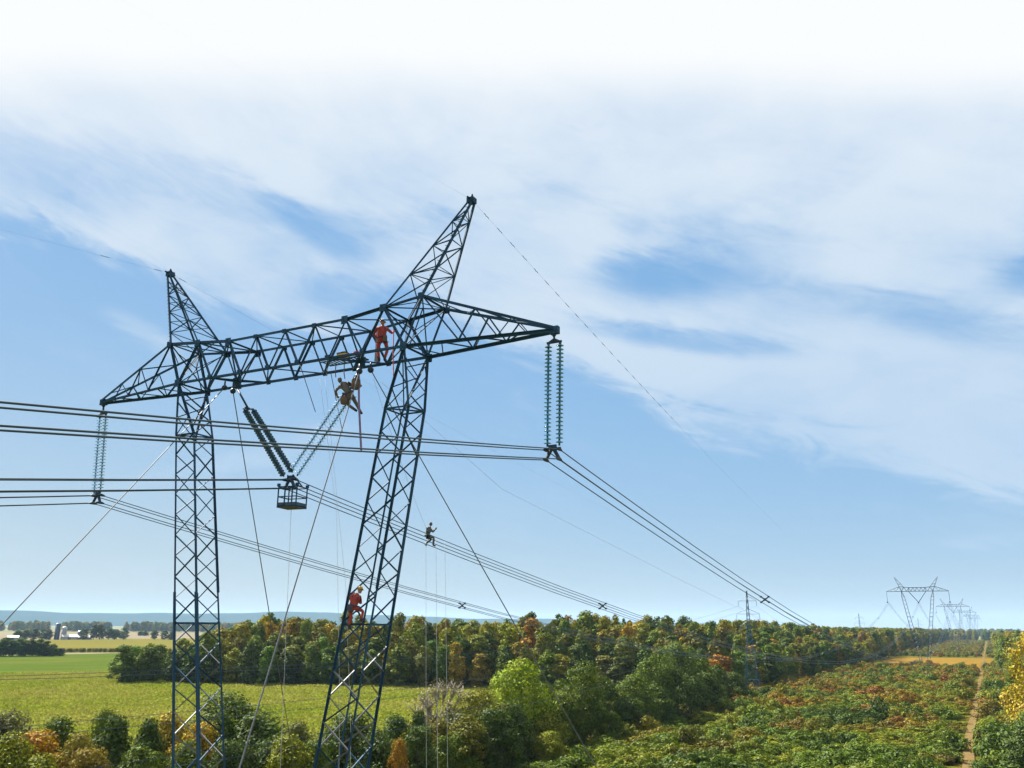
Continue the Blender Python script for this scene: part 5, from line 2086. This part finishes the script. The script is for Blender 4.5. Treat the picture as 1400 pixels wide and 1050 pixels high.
    for k in range(2):
        p = MB()
        p.box((0, -0.28 + 0.56 * k, 0.05), (2.0, 0.04, 0.05))
        p.build('side_rail', M['steel'], pf)
    rm = MB()
    rm.box((0, 0, 0), (0.05, 0.52, 0.03))
    rung = rm.mesh('rung', M['steel_far'])
    for k in range(12):
        link('rung', rung, None, pf, (-0.96 + k * 0.175, 0, 0.06))
    bm = empty('tool_box', P(2.55, -0.15, 0.20))
    tag(bm, 'yellow tool box lying on the work platform', 'tool box')
    b = MB()
    b.box((0, 0, 0.11), (0.44, 0.24, 0.20))
    b.build('case', M['tool_yellow'], bm)
    b = MB()
    b.box((0, 0, 0.235), (0.45, 0.25, 0.05))
    b.build('lid', M['fitting'], bm)
    b = MB()
    b.tube([(-0.1, 0, 0.26), (-0.08, 0, 0.31), (0.08, 0, 0.31), (0.1, 0, 0.26)], 0.014, 5)
    b.build('handle', M['webbing'], bm)
    ro = empty('rope_coil', P(3.25, -0.1, 0.26))
    tag(ro, 'coil of reddish rope on the platform near the standing worker', 'rope coil')
    c = MB()
    ring = [(0.2 * math.cos(k * 0.5) * (1 - 0.01 * k), 0.16 * math.sin(k * 0.5), 0.012 * (k % 12)) for k in range(40)]
    c.tube(ring, 0.025, 5)
    c.build('coil', M['red_rope'], ro)
    for k in range(3):
        dl = MB()
        dl.tube([(-0.7 + k * 0.42, -0.2, 0), (-0.72 + k * 0.45, -0.22, -0.35 - 0.1 * k), (-0.70 + k * 0.47, -0.22, -0.55 - 0.12 * k)], 0.02, 5)
        dl.build('loop_end', M['webbing'], pf)
    # pale sheet hanging by the standing worker
    V, F = [], []
    nx, nz = 7, 12
    for j in range(nz):
        for i in range(nx):
            t, q = i / (nx - 1), j / (nz - 1)
            V.append((-0.14 + 0.30 * t * (0.35 + 0.65 * q) , 0.05 * math.sin(t * 9 + q * 3), -1.35 * q + 0.04 * math.sin(t * 6)))
    for j in range(nz - 1):
        for i in range(nx - 1):
            F.append((j * nx + i, j * nx + i + 1, (j + 1) * nx + i + 1, (j + 1) * nx + i))
    o = link('canvas_sheet', mesh('canvas_sheet', V, F, True), M['cloth'], None, P(3.62, 0.75, 1.50))
    sd = o.modifiers.new('thick', 'SOLIDIFY')
    sd.thickness = 0.012
    tag(o, 'pale pinkish canvas hanging left of the standing worker', 'canvas')


gear()

# ------------------------------------------------------------------ haze: the air over the plain
hz, g, out = new_mat('air')
pv = g.n('ShaderNodeVolumePrincipled')
pv.inputs['Color'].default_value = (0.42, 0.66, 1.0, 1)
pv.inputs['Density'].default_value = 0.00004
pv.inputs['Anisotropy'].default_value = 0.0
hz.node_tree.links.new(pv.outputs[0], out.inputs['Volume'])
hb = MB()
hb.box((0, 0, 99), (24000, 24000, 200))
tag(hb.build('haze', hz), 'thin blue haze lying over the whole plain', 'haze', None, 'stuff')
